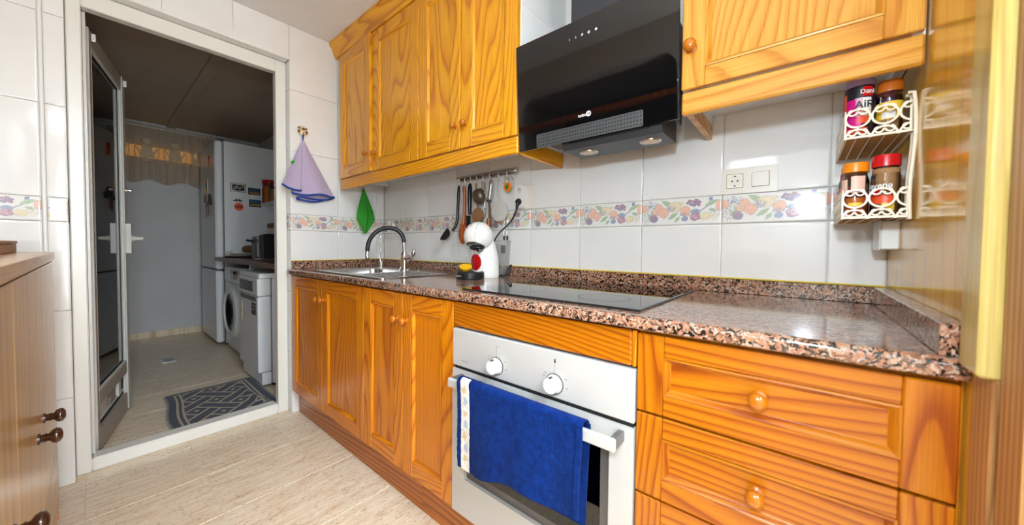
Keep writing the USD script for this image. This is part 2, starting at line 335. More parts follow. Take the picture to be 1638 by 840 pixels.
# ------------------------------------------------------------------ the setting: walls, floor, ceiling
def tile_mesh(O, X, Y, w, h, g=0.0009, inset=0.006, depth=0.0022):
    O, X, Y = V(O, float), V(X, float), V(Y, float); N = np.cross(X, Y)
    def ring(i, d): return [O + a*X + b*Y + d*N for a, b in ((i, i), (w-i, i), (w-i, h-i), (i, h-i))]
    v = ring(g, -0.0075) + ring(g, -depth) + ring(g+inset*0.45, -depth*0.28) + ring(g+inset, 0); f = []
    for k in range(3):
        for i in range(4):
            j = (i+1) % 4; a, b, c, d = k*4+i, k*4+j, k*4+4+j, k*4+4+i; f += [[a, b, c], [a, c, d]]
    f += [[12, 13, 14], [12, 14, 15]]
    return trimesh.Trimesh(V(v), V(f), process=False)
TW, TH0, TH1 = 0.2692, 1.1032, 1.2013
BH = TH1 - TH0
# the printed fruit frieze: colours on a fine grid over one border tile
PU, PV = 168, 60
def frieze():
    uu, vv = np.meshgrid(np.linspace(0, 1, PU+1), np.linspace(0, 1, PV+1)); asp = TW/BH
    c = np.ones(uu.shape + (3,))*V(lin(232, 229, 225)); rnd = np.random.default_rng(5)
    P = np.stack([uu*asp*9, vv*9, 0*uu], -1); n1 = fbm(P*2.2, 3, 3); n2 = fbm(P*4.5, 3, 9)
    def blob(cu, cv, ru, rv, col, rot=0.0, rim=(92, 112, 152), tip=0.0, mott=0.4):
        nonlocal c
        du, dv = (uu-cu)*asp, (vv-cv); ca, sa = math.cos(rot), math.sin(rot); x, y = (du*ca+dv*sa)/ru, (-du*sa+dv*ca)/rv
        if tip: y = y/np.clip(1-np.abs(x)**1.6, 0.03, 1)
        r = np.sqrt(x*x+y*y) + (n1-.5)*0.35; a = np.clip((1.0-r)/0.10, 0, 1)[..., None]
        edge = np.clip(1-np.abs(r-0.93)/0.12, 0, 1)*(0.35+0.65*(n2 > .47)); body = V(lin(*col))*(1-mott*0) + 0*c
        lite = np.clip((n2-.5)*3, 0, 1)[..., None]*mott; body = body*(1-lite) + lite*V(lin(232, 226, 220))
        dark = np.clip((.44-n2)*6, 0, 1)[..., None]*0.35*(dv < 0)[..., None]; body = body*(1-dark) + dark*V(lin(*rim))
        body = body*(1-edge[..., None]*.75) + edge[..., None]*.75*V(lin(*rim)); c = c*(1-a) + a*body
    def speck(cu, cv, ru, rv, col, th=.52):
        nonlocal c
        r = np.sqrt(((uu-cu)*asp/ru)**2 + ((vv-cv)/rv)**2); a = (np.clip((1-r)/.3, 0, 1)*np.clip((n2-th)*9, 0, 1))[..., None]*.8; c = c*(1-a)+a*V(lin(*col))
    O_, G_, P_, Y_, B_ = (238, 172, 136), (150, 178, 128), (164, 96, 122), (232, 212, 166), (116, 138, 176)
    speck(.09, .55, .30, .42, (130, 150, 140), .46); speck(.13, .78, .35, .18, (98, 118, 160), .5); speck(.06, .3, .2, .3, (150, 160, 150), .48)
    blob(.115, .36, .17, .06, G_, 0.9, tip=1); blob(.02, .66, .16, .155, O_); blob(.205, .52, .17, .15, O_); blob(.235, .66, .16, .17, O_)
    blob(.34, .82, .26, .10, G_, -0.5, tip=1); blob(.30, .46, .20, .21, O_); blob(.165, .26, .17, .16, (150, 98, 124)); speck(.17, .22, .16, .14, (92, 108, 160), .42)
    blob(.445, .68, .27, .20, Y_); speck(.39, .62, .20, .16, (106, 128, 164), .5); blob(.53, .80, .10, .05, (238, 206, 140), .3); blob(.42, .34, .26, .085, G_, 0.62, tip=1); blob(.475, .20, .17, .065, G_, 0.95, tip=1)
    blob(.575, .50, .185, .20, O_); blob(.57, .22, .12, .10, B_); speck(.57, .36, .2, .1, (98, 118, 166), .45)
    for i, (a, b) in enumerate([(.605, .80), (.64, .74), (.66, .84), (.685, .70), (.69, .80), (.715, .86), (.72, .75), (.745, .80), (.70, .88), (.625, .86), (.665, .72), (.74, .70)]): blob(a, b, .062, .058, [(136, 92, 128), (112, 92, 144), (160, 84, 116)][i % 3], mott=.3)
    blob(.70, .46, .16, .10, B_); blob(.695, .28, .195, .16, (172, 88, 118)); speck(.69, .3, .18, .12, (230, 200, 206), .5)
    blob(.79, .55, .40, .020, (110, 140, 150), 0.62); blob(.885, .76, .27, .085, G_, 0.42, tip=1); blob(.875, .90, .10, .07, (98, 118, 166), .9, tip=1)
    blob(.895, .50, .14, .065, G_, -.3, tip=1); blob(.815, .28, .185, .145, Y_); speck(.92, .38, .2, .2, (150, 160, 140), .46); speck(.90, .26, .2, .16, (220, 196, 130), .5)
    blob(.985, .66, .15, .20, O_)
    bd = (vv < .03) | (vv > .97)
    c[bd] = V(lin(232, 229, 225)); return c*.78 + .22*V(lin(234, 230, 224))
FRIEZE = frieze()
def border_tile(parent, O, X, Y, w, h, u0=0.0):
    """a printed tile; w may be a cut width, u0 the place in the print where the cut begins"""
    k = max(2, int(round(PU*w/TW))); i0 = int(round(u0*PU)); O, X, Y = V(O, float), V(X, float), V(Y, float); N = np.cross(X, Y)
    u = np.linspace(0, 1, k+1); v = np.linspace(0, 1, PV+1); uu, vv = np.meshgrid(u, v)
    e = np.minimum(np.minimum(uu, 1-uu)*w, np.minimum(vv, 1-vv)*h); d = -0.0022*np.clip(1-e/.004, 0, 1)**2
    p = O + (0.0009+uu[..., None]*(w-.0018))*X + (0.0009+vv[..., None]*(h-.0018))*Y + d[..., None]*N
    i, j = np.meshgrid(np.arange(k), np.arange(PV)); a = (j*(k+1)+i).ravel(); f = np.vstack([np.stack([a, a+1, a+k+2], 1), np.stack([a, a+k+2, a+k+1], 1)])
    ci = np.clip(i0 + np.round(u*k).astype(int), 0, PU); cd = FRIEZE[:, ci].reshape(-1, 3)
    part(parent, 'border_tile', trimesh.Trimesh(p.reshape(-1, 3), f, process=False), 'tile_print', smooth=True, cd=cd)

ROWS = [(0.0, .366), (.366, .735), (.735, TH0), (TH1, 1.5739), (1.5739, 1.9333), (1.9333, CEIL)]
# wall behind the counter
wb = thing('wall_back', 'white glazed tile wall with a fruit border behind the granite counter', 'wall', kind='structure')
part(wb, 'wall_core', bx(-.14, 7.1, .0075, .12, 0, 2.40), 'grout')
cols = [(0.0, .2478)] + [(.2478 + TW*k, .2478 + TW*(k+1)) for k in range(8)] + [(.2478+TW*8, 2.521)]
for x0, x1 in cols:
    for z0, z1 in ROWS[2:]:
        part(wb, 'wall_tile', tile_mesh((x0, 0, max(z0, .87)), (1, 0, 0), (0, 0, 1), x1-x0, z1-max(z0, .87)), 'tile_glaze', smooth=30)
    border_tile(wb, (x0, 0, TH0), (1, 0, 0), (0, 0, 1), x1-x0, BH, u0=(1-(x1-x0)/TW if x0 == 0 else 0))
# wall with the doorway, at the left
wl = thing('wall_left', 'white glazed tile wall with a fruit border around the laundry doorway', 'wall', kind='structure')
OY0, OY1, OZ = -1.4223, -.605, 2.103
part(wl, 'wall_core', [bx(-.14, -.0075, OY1+.008, .12, 0, 2.40), bx(-.14, -.0075, -3.3, OY0-.008, 0, 2.40), bx(-.14, -.0075, OY0-.008, OY1+.008, OZ+.008, 2.40)], 'grout')
def yt(y0, y1, z0, z1): part(wl, 'wall_tile', tile_mesh((0, y0, z0), (0, 1, 0), (0, 0, 1), y1-y0, z1-z0), 'tile_glaze', smooth=30)
for y0, y1 in ((-.0592, 0), (-.3284, -.0592), (OY1, -.3284)):
    for z0, z1 in ROWS: yt(y0, y1, z0, z1)
    border_tile(wl, (0, y0, TH0), (0, 1, 0), (0, 0, 1), y1-y0, BH, u0=(0.0 if y1 < 0 else 0.0))
for y0, y1 in ((-.8668, OY1), (-1.136, -.8668), (-1.405, -1.136), (OY0, -1.405)): yt(y0, y1, OZ, CEIL)
for y0, y1 in ((-1.476, OY0), (-1.758, -1.489), (-1.80, -1.758)):
    for z0, z1 in ROWS: yt(y0, y1, z0, z1)
    border_tile(wl, (0, y0, TH0), (0, 1, 0), (0, 0, 1), min(y1-y0, TW), BH, u0=.78 if y0 == -1.476 else max(0, 1-(y1-y0)/TW))
part(wl, 'corner_bead', extrude(Polygon([(-.0065+.0065*math.cos(t), .0065*math.sin(t)) for t in np.linspace(-PI/2, PI/2, 9)] + [(-.014, .0065), (-.014, -.0065)]), CEIL, (0.004, -1.4825, 0), (1, 0, 0), (0, 1, 0)), 'white_plastic', smooth=40)
for z0, z1 in ROWS:                       # reveals of the doorway
    if z0 < OZ: part(wl, 'reveal_tile', tile_mesh((-.100, OY1, z0), (1, 0, 0), (0, 0, 1), .100, min(z1, OZ)-z0), 'tile_glaze', smooth=30); part(wl, 'reveal_tile', tile_mesh((0, OY0, z0), (-1, 0, 0), (0, 0, 1), .100, min(z1, OZ)-z0), 'tile_glaze', smooth=30)
border_tile(wl, (-.100, OY1, TH0), (1, 0, 0), (0, 0, 1), .100, BH, .5)
part(wl, 'reveal_tile', tile_mesh((-.100, OY0, OZ), (0, 1, 0), (1, 0, 0), OY1-OY0, .100), 'tile_glaze', smooth=30)
# plain walls out of the picture: behind the camera, with an arched opening to a dim hall; and at the right
opening = rr(.36, 1.70, 1.02, 2.10, .12)
wf = thing('wall_front', 'rough white plaster wall opposite the counter with a round-cornered opening', 'wall', kind='structure')
part(wf, 'wall_core', extrude(sbox(-.14, 0, 7.1, 2.40).difference(opening), .12, (0, -1.80, 0), (1, 0, 0), (0, 0, 1)), 'plaster_rough')
part(wf, 'hall_wall', [bx(-.14, 3.4, -3.4, -3.3, 0, 2.40), bx(3.3, 3.4, -3.4, -1.93, 0, 2.4), bx(-.14, -.02, -3.4, -1.93, 0, 2.4)], 'hall_dark')
wd = thing('window_2', 'small bright window in the wall opposite the counter', 'window', (2.04, -1.795, 1.6), kind='structure')
part(wd, 'pane', bx(1.89, 2.18, -1.7995, -1.794, 1.47, 1.71), 'day_window')
for z0, z1, x0, x1 in ((1.45, 1.47, 1.87, 2.20), (1.71, 1.73, 1.87, 2.20), (1.47, 1.71, 1.87, 1.89), (1.47, 1.71, 2.18, 2.20)): part(wd, 'window_frame', bx(x0, x1, -1.7995, -1.785, z0, z1, .003), 'white_frame')
bm = solo('opening_shelf', bx(.362, 1.698, -1.905, -1.82, 1.835, 1.868, .004), 'spoon_wood', 'brown wooden shelf board across the opening opposite the counter', 'shelf')
wr = thing('wall_right', 'plain white plaster wall at the right end of the room with a glazed door', 'wall', kind='structure')
part(wr, 'wall_core', [bx(6.98, 7.1, -1.80, -1.74, 0, 2.40), bx(6.98, 7.1, -.54, .0075, 0, 2.40), bx(6.98, 7.1, -1.74, -.54, 2.22, 2.40), bx(6.98, 7.1, -1.74, -.54, 0, .06)], 'plaster')
part(wr, 'daylight_pane', bx(7.03, 7.04, -1.74, -.54, .06, 2.22), 'daylight_pane')
for y in (-1.71, -1.14, -.57): part(wr, 'glazing_bar', bx(6.99, 7.03, y-.03, y+.03, .06, 2.22, .003), 'white_frame')
noisy('ceiling_paint', lin(234, 230, 228), lin(239, 236, 234), 3.0, rough=0.9, bump=0.25, bscale=260.0)
solo('ceiling', bx(-.14, 7.1, -3.4, .12, CEIL, 2.42), 'ceiling_paint', 'plain matt white kitchen ceiling', 'ceiling', kind='structure')
# floor: square travertine-look tiles through kitchen and laundry room
fl = thing('floor', 'beige travertine-look square floor tiles with pale joints', 'floor', kind='structure')
part(fl, 'floor_bed', bx(-3.2, 7.1, -3.4, .12, -.10, -.0016), 'floor_grout')
FT = .3358
for i in range(-10, 21):
    for j in range(-4, 6):
        x0, x1, y0, y1 = .02+FT*i, .02+FT*(i+1), -.7244-FT*(j+1), -.7244-FT*j
        if y0 < -2.0 or y1 > .3 or (x0 > -.14 and y0 > -.56): continue
        if x0 < -3.0: x0 = -3.0
        if x1-x0 < .02: continue
        g = .0012; part(fl, 'floor_tile', bx(x0+g, x1-g, y0+g, min(y1, .02)-g, -.012, 0, .0012), 'travertine')

# laundry room beyond the doorway
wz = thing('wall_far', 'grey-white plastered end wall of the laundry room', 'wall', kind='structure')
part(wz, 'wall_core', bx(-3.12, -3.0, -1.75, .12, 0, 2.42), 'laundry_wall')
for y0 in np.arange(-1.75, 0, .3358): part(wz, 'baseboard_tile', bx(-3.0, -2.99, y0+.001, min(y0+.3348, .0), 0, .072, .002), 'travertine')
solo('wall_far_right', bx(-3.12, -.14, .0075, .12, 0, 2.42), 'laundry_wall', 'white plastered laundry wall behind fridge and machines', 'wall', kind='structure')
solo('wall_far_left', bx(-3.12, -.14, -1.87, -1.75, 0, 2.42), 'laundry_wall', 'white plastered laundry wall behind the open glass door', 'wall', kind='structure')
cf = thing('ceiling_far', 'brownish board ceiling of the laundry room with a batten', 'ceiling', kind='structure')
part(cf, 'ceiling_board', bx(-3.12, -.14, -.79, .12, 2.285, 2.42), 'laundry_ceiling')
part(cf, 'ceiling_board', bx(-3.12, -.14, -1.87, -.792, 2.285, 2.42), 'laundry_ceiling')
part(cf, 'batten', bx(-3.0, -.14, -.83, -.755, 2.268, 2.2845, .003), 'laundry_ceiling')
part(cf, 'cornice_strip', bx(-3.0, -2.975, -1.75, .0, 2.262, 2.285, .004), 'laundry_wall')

# door frame and the open glazed door leaf
FX0, FX1 = -.105, -.055
fr = thing('door_frame', 'white metal door frame set in the tiled doorway', 'door frame', kind='structure')
part(fr, 'jamb', bx(FX0, FX1, OY0+.001, -1.378, 0, 2.101, .004), 'white_frame'); part(fr, 'jamb', bx(FX0, FX1, -.660, OY1-.001, 0, 2.101, .004), 'white_frame')
part(fr, 'head', bx(FX0, FX1, -1.378, -.660, 2.030, 2.101, .004), 'white_frame'); part(fr, 'sill', bx(FX0-.03, FX1, -1.378, -.660, 0, .060, .006), 'white_frame')
part(fr, 'stop_bead', bx(FX0-.03, FX0, -1.378, -1.366, .06, 2.03, .002), 'aluminium_white')
part(fr, 'bolt', lathe([(0, 0), (.005, 0), (.006, .003), (.003, .006), (0, .006)], (0, -1, 0), (-.08, -.660, 1.355)), 'steel')
H0, H1 = V([-.207, -1.396]), V([-.845, -1.263]); LD = (H1-H0); LL = np.linalg.norm(LD); LD = LD/LL; LN = V([-LD[1], LD[0]]); LN = LN if LN[1] > 0 else -LN
def lf(t, n, z): return V([H0[0]+LD[0]*t+LN[0]*n, H0[1]+LD[1]*t+LN[1]*n, z])
def lbox(t0, t1, n0, n1, z0, z1, b=.002):
    m = bx(t0, t1, n0, n1, z0, z1, b); v = m.vertices.copy()
    m2 = trimesh.Trimesh(np.stack([H0[0]+LD[0]*v[:, 0]+LN[0]*v[:, 1], H0[1]+LD[1]*v[:, 0]+LN[1]*v[:, 1], v[:, 2]], 1), m.faces, process=False)
    if m2.volume < 0: m2.invert()
    return m2
dl = thing('door_1', 'open aluminium door leaf with dark glass and a vent panel at its foot', 'door', (*H0, 0), kind='structure')
part(dl, 'stile', lbox(0, .040, 0, .038, .012, 2.005), 'aluminium_taupe'); part(dl, 'edge_trim', lbox(-.004, -.0002, .002, .040, .012, 2.005, .001), 'aluminium_white'); part(dl, 'stile', lbox(LL-.055, LL, 0, .042, .012, 2.005), 'aluminium_white')
for z0, z1 in ((.012, .112), (.235, .300), (1.93, 2.005)): part(dl, 'rail', lbox(.040, LL-.055, .001, .038, z0, z1), 'aluminium_taupe')
for t0, t1, z0, z1 in ((.040, .048, .3, 1.93), (LL-.067, LL-.055, .3, 1.93), (.048, LL-.067, .3, .314), (.048, LL-.067, 1.916, 1.93)): part(dl, 'glazing_bead', lbox(t0, t1, .026, .038, z0, z1, .003), 'aluminium_white')
part(dl, 'glass', lbox(.044, LL-.062, .018, .023, .307, 1.923, 0), 'door_glass')
vt = part(dl, 'vent_panel', lbox(.040, LL-.055, .012, .018, .112, .235, 0), 'aluminium_white')
part(vt, 'bottom_slot', lbox(.058, LL-.058, .018, .021, .114, .134, 0), 'dark_gap')
part(vt, 'rail', lbox(.058, LL-.07, .018, .026, .138, .150, .001), 'aluminium_white')
for t0, t1 in ((.06, .10), (.28, .39)):
    part(vt, 'grille_backing', lbox(t0, t1, .018, .0195, .152, .232, 0), 'dark_gap')
    part(vt, 'grille_slats', [lbox(t0, t1, .0195, .026, z, z+.0035, 0) for z in np.arange(.156, .23, .0085)], 'aluminium_taupe')
part(vt, 'flap_edge', lbox(.44, .49, .018, .03, .14, .232, .002), 'aluminium_white')
part(vt, 'side_slot', lbox(.53, LL-.058, .018, .021, .136, .233, 0), 'dark_gap')
hd = part(dl, 'lock_box', lbox(LL-.050, LL-.014, .042, .066, .955, 1.135, .002), 'aluminium_white')
part(hd, 'lever', [lathe([(0, 0), (.024, 0), (.013, .014), (.0105, .030), (.010, .050), (0, .051)], (*LN, 0), lf(LL-.032, .064, 1.045), 20)], 'aluminium_white', smooth=40)
for tt in (.03, LL-.02): part(dl, 'corner_bolt', [lbox(tt-.012, tt+.012, .042, .052, 1.965, 1.972, .001), lbox(tt-.004, tt+.004, .042, .055, 1.955, 1.99, .001)], 'white_plastic')
part(dl, 'catch', lathe([(0, 0), (.010, 0), (.007, .012), (.012, .016), (.010, .026), (0, .028)], (*LN, 0), lf(LL-.03, .042, 1.335), 16), 'chrome', smooth=40)
for z in (.10, 1.80): part(dl, 'hinge', lbox(-.014, .0, .004, .030, z, z+.10, .002), 'aluminium_white')

# ------------------------------------------------------------------ fitted kitchen
def knob(parent, x, y, z, r=.0145, m='knob_wood', nrm=(0, -1, 0)):
    s = r/.0145
    part(parent, 'knob', lathe([(0, -.001), (.0125*s, -.001), (.0125*s, .003*s), (.0075*s, .006*s), (.0065*s, .013*s), (.0095*s, .016*s), (.0142*s, .019*s), (.0150*s, .0235*s), (.0135*s, .028*s), (.009*s, .0315*s), (.004*s, .0328*s), (0, .033*s)], nrm, (x, y, z), 28), m, smooth=50)
def moulding(x0, x1, z0, z1, y, w=.013, d=.009):
    """sloping, rounded bead running round the inside of a door frame, mitred at the corners"""
    prof = [(0, 0), (.15, .02), (.32, -.06), (.5, .12), (.72, .55), (.9, .92), (1, 1.0)]
    out = []
    for sides in ((1,), (3,), (0,), (2,)):
        v, f = [], []
        for a, b in prof:
            i = a*w; yy = y + b*d
            v += [(x0+i, yy, z0+i), (x1-i, yy, z0+i), (x1-i, yy, z1-i), (x0+i, yy, z1-i)]
        for k in range(len(prof)-1):
            for i in sides:
                j = (i+1) % 4; a, b, c, d_ = k*4+i, k*4+j, k*4+4+j, k*4+4+i; f += [[a, b, c], [a, c, d_]]
        out.append(trimesh.Trimesh(V(v), V(f), process=True))
    return out
def front(parent, name, x0, x1, z0, z1, y, st=.058, rl=.058, wood_='pine', grain='z', label=None, t=.02, kn=None, stl=None, stop=None, panel=None, kr=.0145):
    """framed and panelled door or drawer front whose face lies at y, facing -y"""
    g = .0015; x0, x1, z0, z1 = x0+g, x1-g, z0+g, z1-g; stl = stl or st; stop = stop or rl
    dd = parent + '/' + unique(parent, name)
    x = UsdGeom.Xform.Define(stage, dd); meta(x.GetPrim(), label)
    W = wood_
    part(dd, 'stile', bx(x0, x0+stl, y, y+t, z0, z1, .0022), W+'_z'); part(dd, 'stile', bx(x1-st, x1, y, y+t, z0, z1, .0022), W+'_z')
    part(dd, 'rail', bx(x0+stl+.0003, x1-st-.0003, y+.0004, y+t, z0, z0+rl, .0015), W+'_x'); part(dd, 'rail', bx(x0+stl+.0003, x1-st-.0003, y+.0004, y+t, z1-stop, z1, .0015), W+'_x')
    part(dd, 'panel', bx(x0+stl-.004, x1-st+.004, y+.0095, y+t-.004, z0+rl-.004, z1-stop+.004), panel or (W+'_'+grain))
    for mm, gx_ in zip(moulding(x0+stl, x1-st, z0+rl, z1-stop, y+.0004), ('_z', '_z', '_x', '_x')): part(dd, 'moulding', mm, W+gx_, smooth=35)
    if kn: knob(dd, kn[0], y+(.0095 if kn[2:] else 0), kn[1], kr, 'knob_wood')
    return dd

YD, ZB, ZT = -.610, .146, .838
def base_unit(x0, x1, xm, label, wm):
    c = thing('base_cabinet', label, 'cabinet', ((x0+x1)/2, -.3, ZB), 'two-door base cabinets under the counter')
    part(c, 'carcass', cat([bx(x0+.001, x0+.019, YD+.022, -.03, ZB, .843), bx(x1-.019, x1-.001, YD+.022, -.03, ZB, .843), bx(x0+.019, x1-.019, YD+.022, -.03, ZB, ZB+.018), bx(x0+.019, x1-.019, YD+.022, YD+.04, ZT-.05, .843), bx(xm-.015, xm+.015, YD+.022, YD+.04, ZB+.018, ZT-.05)]), 'pine_x')
    front(c, 'door', x0, xm, ZB, ZT, YD, panel=wm[0], kn=(xm-.030, .737)); front(c, 'door', xm, x1, ZB, ZT, YD, panel=wm[1], kn=(xm+.030, .737))
    return c
base_unit(.0198, .8761, .4459, 'honey pine double-door base cabinet under the sink, next to the doorway', ('pine_z', 'pine_z'))
base_unit(.8770, 1.4695, 1.1757, 'honey pine double-door base cabinet between the sink cabinet and the oven', ('pine_z', 'pine_panel_z'))
# drawers right of the oven
dc = thing('drawer_cabinet', 'honey pine drawer cabinet with round knobs, right of the oven', 'cabinet', (2.296, -.3, ZB))
part(dc, 'carcass', cat([bx(2.072, 2.09, YD+.022, -.03, ZB, .843), bx(2.501, 2.519, YD+.022, -.03, ZB, .843), bx(2.09, 2.501, YD+.022, -.03, ZB, ZB+.018), bx(2.09, 2.501, YD+.025, YD+.04, ZB+.018, .843)]), 'pine_x')
for z0, z1, lab in ((.666, .836, None), (.487, .664, None), (.312, .485, None), (.146, .310, None)):
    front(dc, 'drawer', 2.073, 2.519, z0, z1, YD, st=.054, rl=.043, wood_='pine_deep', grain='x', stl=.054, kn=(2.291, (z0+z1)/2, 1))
part(dc, 'filler', bx(2.5195, 2.5208, YD+.012, YD+.03, ZB, .843), 'pine_z')
# plinth in two boards
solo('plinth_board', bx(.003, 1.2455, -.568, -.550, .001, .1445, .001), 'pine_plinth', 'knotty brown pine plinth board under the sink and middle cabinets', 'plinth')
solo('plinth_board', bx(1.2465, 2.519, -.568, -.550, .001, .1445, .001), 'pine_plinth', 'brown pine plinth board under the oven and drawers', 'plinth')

# worktop of speckled granite with its upstands and sealant
def slab_profile():
    y0, y1, z0, z1 = -.6283, -.001, .8457, .8735; r = .0125
    pts = [(y1, z0), (y1, z1)] + [(y0+r-r*math.sin(t), z1-r+r*math.cos(t)) for t in np.linspace(0, PI/2, 7)] + [(y0+.004*(1-math.cos(t)), z0+.004*(1-math.sin(t))) for t in np.linspace(0, PI/2, 4)]
    return Polygon(pts)
SX0, SX1, SY0, SY1 = .262, .960, -.575, -.180          # sink cut-out, kept just inside the rim
wt = thing('worktop', 'pink and black speckled granite worktop with rounded front edge', 'worktop', (1.26, -.3, .8457))
body = extrude(slab_profile(), 2.5185, (.001, 0, 0), (0, 1, 0), (0, 0, 1))
mf = lambda m: manifold3d.Manifold(manifold3d.Mesh(np.asarray(m.vertices, np.float32), np.asarray(m.faces, np.uint32)))
def weld(m):
    m = trimesh.Trimesh(m.vertices, m.faces, process=True); m.merge_vertices(); m.fix_normals(); return m
BX0, BX1, BY0, BY1 = .315, .640, -.535, -.235           # bowl
slab = mf(weld(body)) - manifold3d.Manifold.cube([BX1-BX0+.02, BY1-BY0+.02, .2]).translate([BX0-.01, BY0-.01, .8])
part(wt, 'slab', slab, 'granite', smooth=30)
part(wt, 'upstand', bx(.001, 2.519, -.0215, -.0006, .8738, .9195, .0015), 'granite', label='upstand along the back wall')
part(wt, 'upstand', bx(.0006, .0215, -.604, -.0219, .8738, .9195, .0015), 'granite', label='upstand along the doorway wall')
part(wt, 'upstand', bx(2.494, 2.5195, -.618, -.0219, .8738, .9195, .0015), 'granite', label='upstand along the tall panel')
part(wt, 'sealant', cat([bx(.001, 2.519, -.006, -.0004, .9196, .9235, .001), bx(.0004, .006, -.604, -.006, .9196, .9235, .001)]), 'yellow_sealant', label='yellow sealant line')

# sink with drainer
sk = thing('sink', 'stainless steel inset sink with one bowl and a ribbed drainer', 'sink', ((SX0+SX1)/2, (SY0+SY1)/2, .8735))
rim = rr(SX0-.012, SX1+.012, SY0-.008, SY1+.008, .02); hole = rr(BX0, BX1, BY0, BY1, .05)
part(sk, 'rim', extrude(rim.difference(rr(SX0-.005, SX1+.005, SY0-.001, SY1+.001, .015)), .0042, (0, 0, .8737), (1, 0, 0), (0, 1, 0)), 'steel')
part(sk, 'deck', extrude(rr(SX0-.005, SX1+.005, SY0-.001, SY1+.001, .015).difference(hole), .0018, (0, 0, .8737), (1, 0, 0), (0, 1, 0)), 'steel')
def bowl():
    ring = lambda d, z, r: [(x, y, z) for x, y in V(rr(BX0+d, BX1-d, BY0+d, BY1-d, r).exterior.coords)[:-1]]
    levels = [(-.0005, .8757, .05), (.002, .871, .05), (.006, .80, .05), (.012, .745, .05), (.03, .728, .04), (.06, .725, .03)]
    rs = [ring(*l) for l in levels]; n = len(rs[0]); v = [p for r in rs for p in r]; f = []
    for k in range(len(rs)-1):
        for i in range(n):
            j = (i+1) % n; f += [[k*n+i, (k+1)*n+i, (k+1)*n+j], [k*n+i, (k+1)*n+j, k*n+j]]
    c = len(v); v.append(((BX0+BX1)/2, (BY0+BY1)/2, .7245)); f += [[(len(rs)-1)*n+i, c, (len(rs)-1)*n+(i+1) % n] for i in range(n)]
    m = trimesh.Trimesh(V(v), V(f), process=False); return thick(m, .0008)
part(sk, 'bowl', bowl(), 'steel', smooth=40)
part(sk, 'drain', lathe([(0, .002), (.03, .002), (.034, .0006), (.034, -.001), (0, -.001)], (0, 0, 1), ((BX0+BX1)/2, (BY0+BY1)/2, .727)), 'chrome', smooth=40)
for i in range(7): part(sk, 'drainer_rib', bx(.70, .92, -.520+.042*i, -.508+.042*i, .8755, .8775, .0012), 'steel')
# mixer tap with black flexible spout
tp = thing('mixer_tap', 'chrome mixer tap with a black flexible gooseneck spout over the sink', 'tap', (.585, -.215, .8757))
part(tp, 'body', lathe([(0, 0), (.030, 0), (.030, .006), (.025, .010), (.0245, .09), (.022, .105), (.012, .112), (0, .113)], (0, 0, 1), (.585, -.215, .8757), 32), 'chrome', smooth=45)
part(tp, 'riser', tube([(.585, -.215, .97), (.583, -.215, 1.00), (.581, -.216, 1.036)], .0125, 18), 'chrome', smooth=50)
p0, p1 = V([.581, -.216, 1.034]), V([.462, -.372, .985]); dirn = (p1-p0)*V([1, 1, 0]); hh = np.linalg.norm(dirn)
arc = [p0 + dirn*(0.5-0.5*math.cos(t))*1.0 + V([0, 0, .107*math.sin(t)**.9 if math.sin(t) > 0 else 0]) + V([0, 0, (p1[2]-p0[2])*(t/PI)]) for t in np.linspace(0, PI, 30)]
part(tp, 'spout', tube(arc, .0118, 18), 'black_rubber', smooth=50)
part(tp, 'nozzle', tube([arc[-1]+V([0, 0, .004]), arc[-1]+V([-.001, -.002, -.02]), arc[-1]+V([.006, -.002, -.042])], [.0115, .012, .0115], 18), 'chrome', smooth=50)
lv = spline([(.612, -.205, .955), (.640, -.20, .965), (.668, -.20, .99), (.655, -.205, 1.005)], 14)
part(tp, 'lever', [tube([(.60, -.212, .945), (.622, -.206, .95), (.645, -.204, .955)], [.02, .018, .012], 16), tube(spline([(.632, -.204, .955), (.648, -.200, .975), (.655, -.198, 1.0)], 8), [.006, .009, .012, .014, .0145, .014, .011, .006], 14)], 'chrome', smooth=60)
st = thing('filter_tap', 'slim chrome drinking water tap at the back of the sink', 'tap', (.315, -.205, .8757))
part(st, 'base', lathe([(0, 0), (.014, 0), (.014, .004), (.010, .008), (.009, .04), (.006, .045), (0, .045)], (0, 0, 1), (.315, -.205, .8757), 20), 'chrome', smooth=45)
part(st, 'spout', tube(spline([(.315, -.205, .91), (.315, -.205, 1.02), (.312, -.207, 1.075), (.300, -.214, 1.095), (.285, -.225, 1.088), (.280, -.23, 1.06)], 26), .0052, 12), 'chrome', smooth=50)
part(st, 'lever', tube([(.315, -.205, .915), (.335, -.200, .925)], .004, 10), 'chrome', smooth=50)

# hob
hb = thing('hob', 'black glass electric hob set flush on the granite worktop', 'hob', (1.771, -.32, .8735))
part(hb, 'glass', bx(1.4765, 2.0655, -.576, -.066, .8737, .8788, .0018), 'black_glass')
part(hb, 'edge_trim', cat([bx(1.4755, 2.0665, -.5775, -.5762, .8737, .8775), bx(1.4752, 1.4763, -.577, -.065, .8737, .8775), bx(2.0657, 2.0668, -.577, -.065, .8737, .8775)]), 'black_plastic')
for x, y, r in ((1.62, -.45, .09), (1.62, -.19, .07), (1.92, -.45, .07), (1.92, -.19, .09)):
    part(hb, 'zone_ring', lathe([(r, 0), (r+.0012, 0), (r+.0012, .0001), (r, .0001), (r, 0)], (0, 0, 1), (x, y, .8788), 48), 'print_dark')

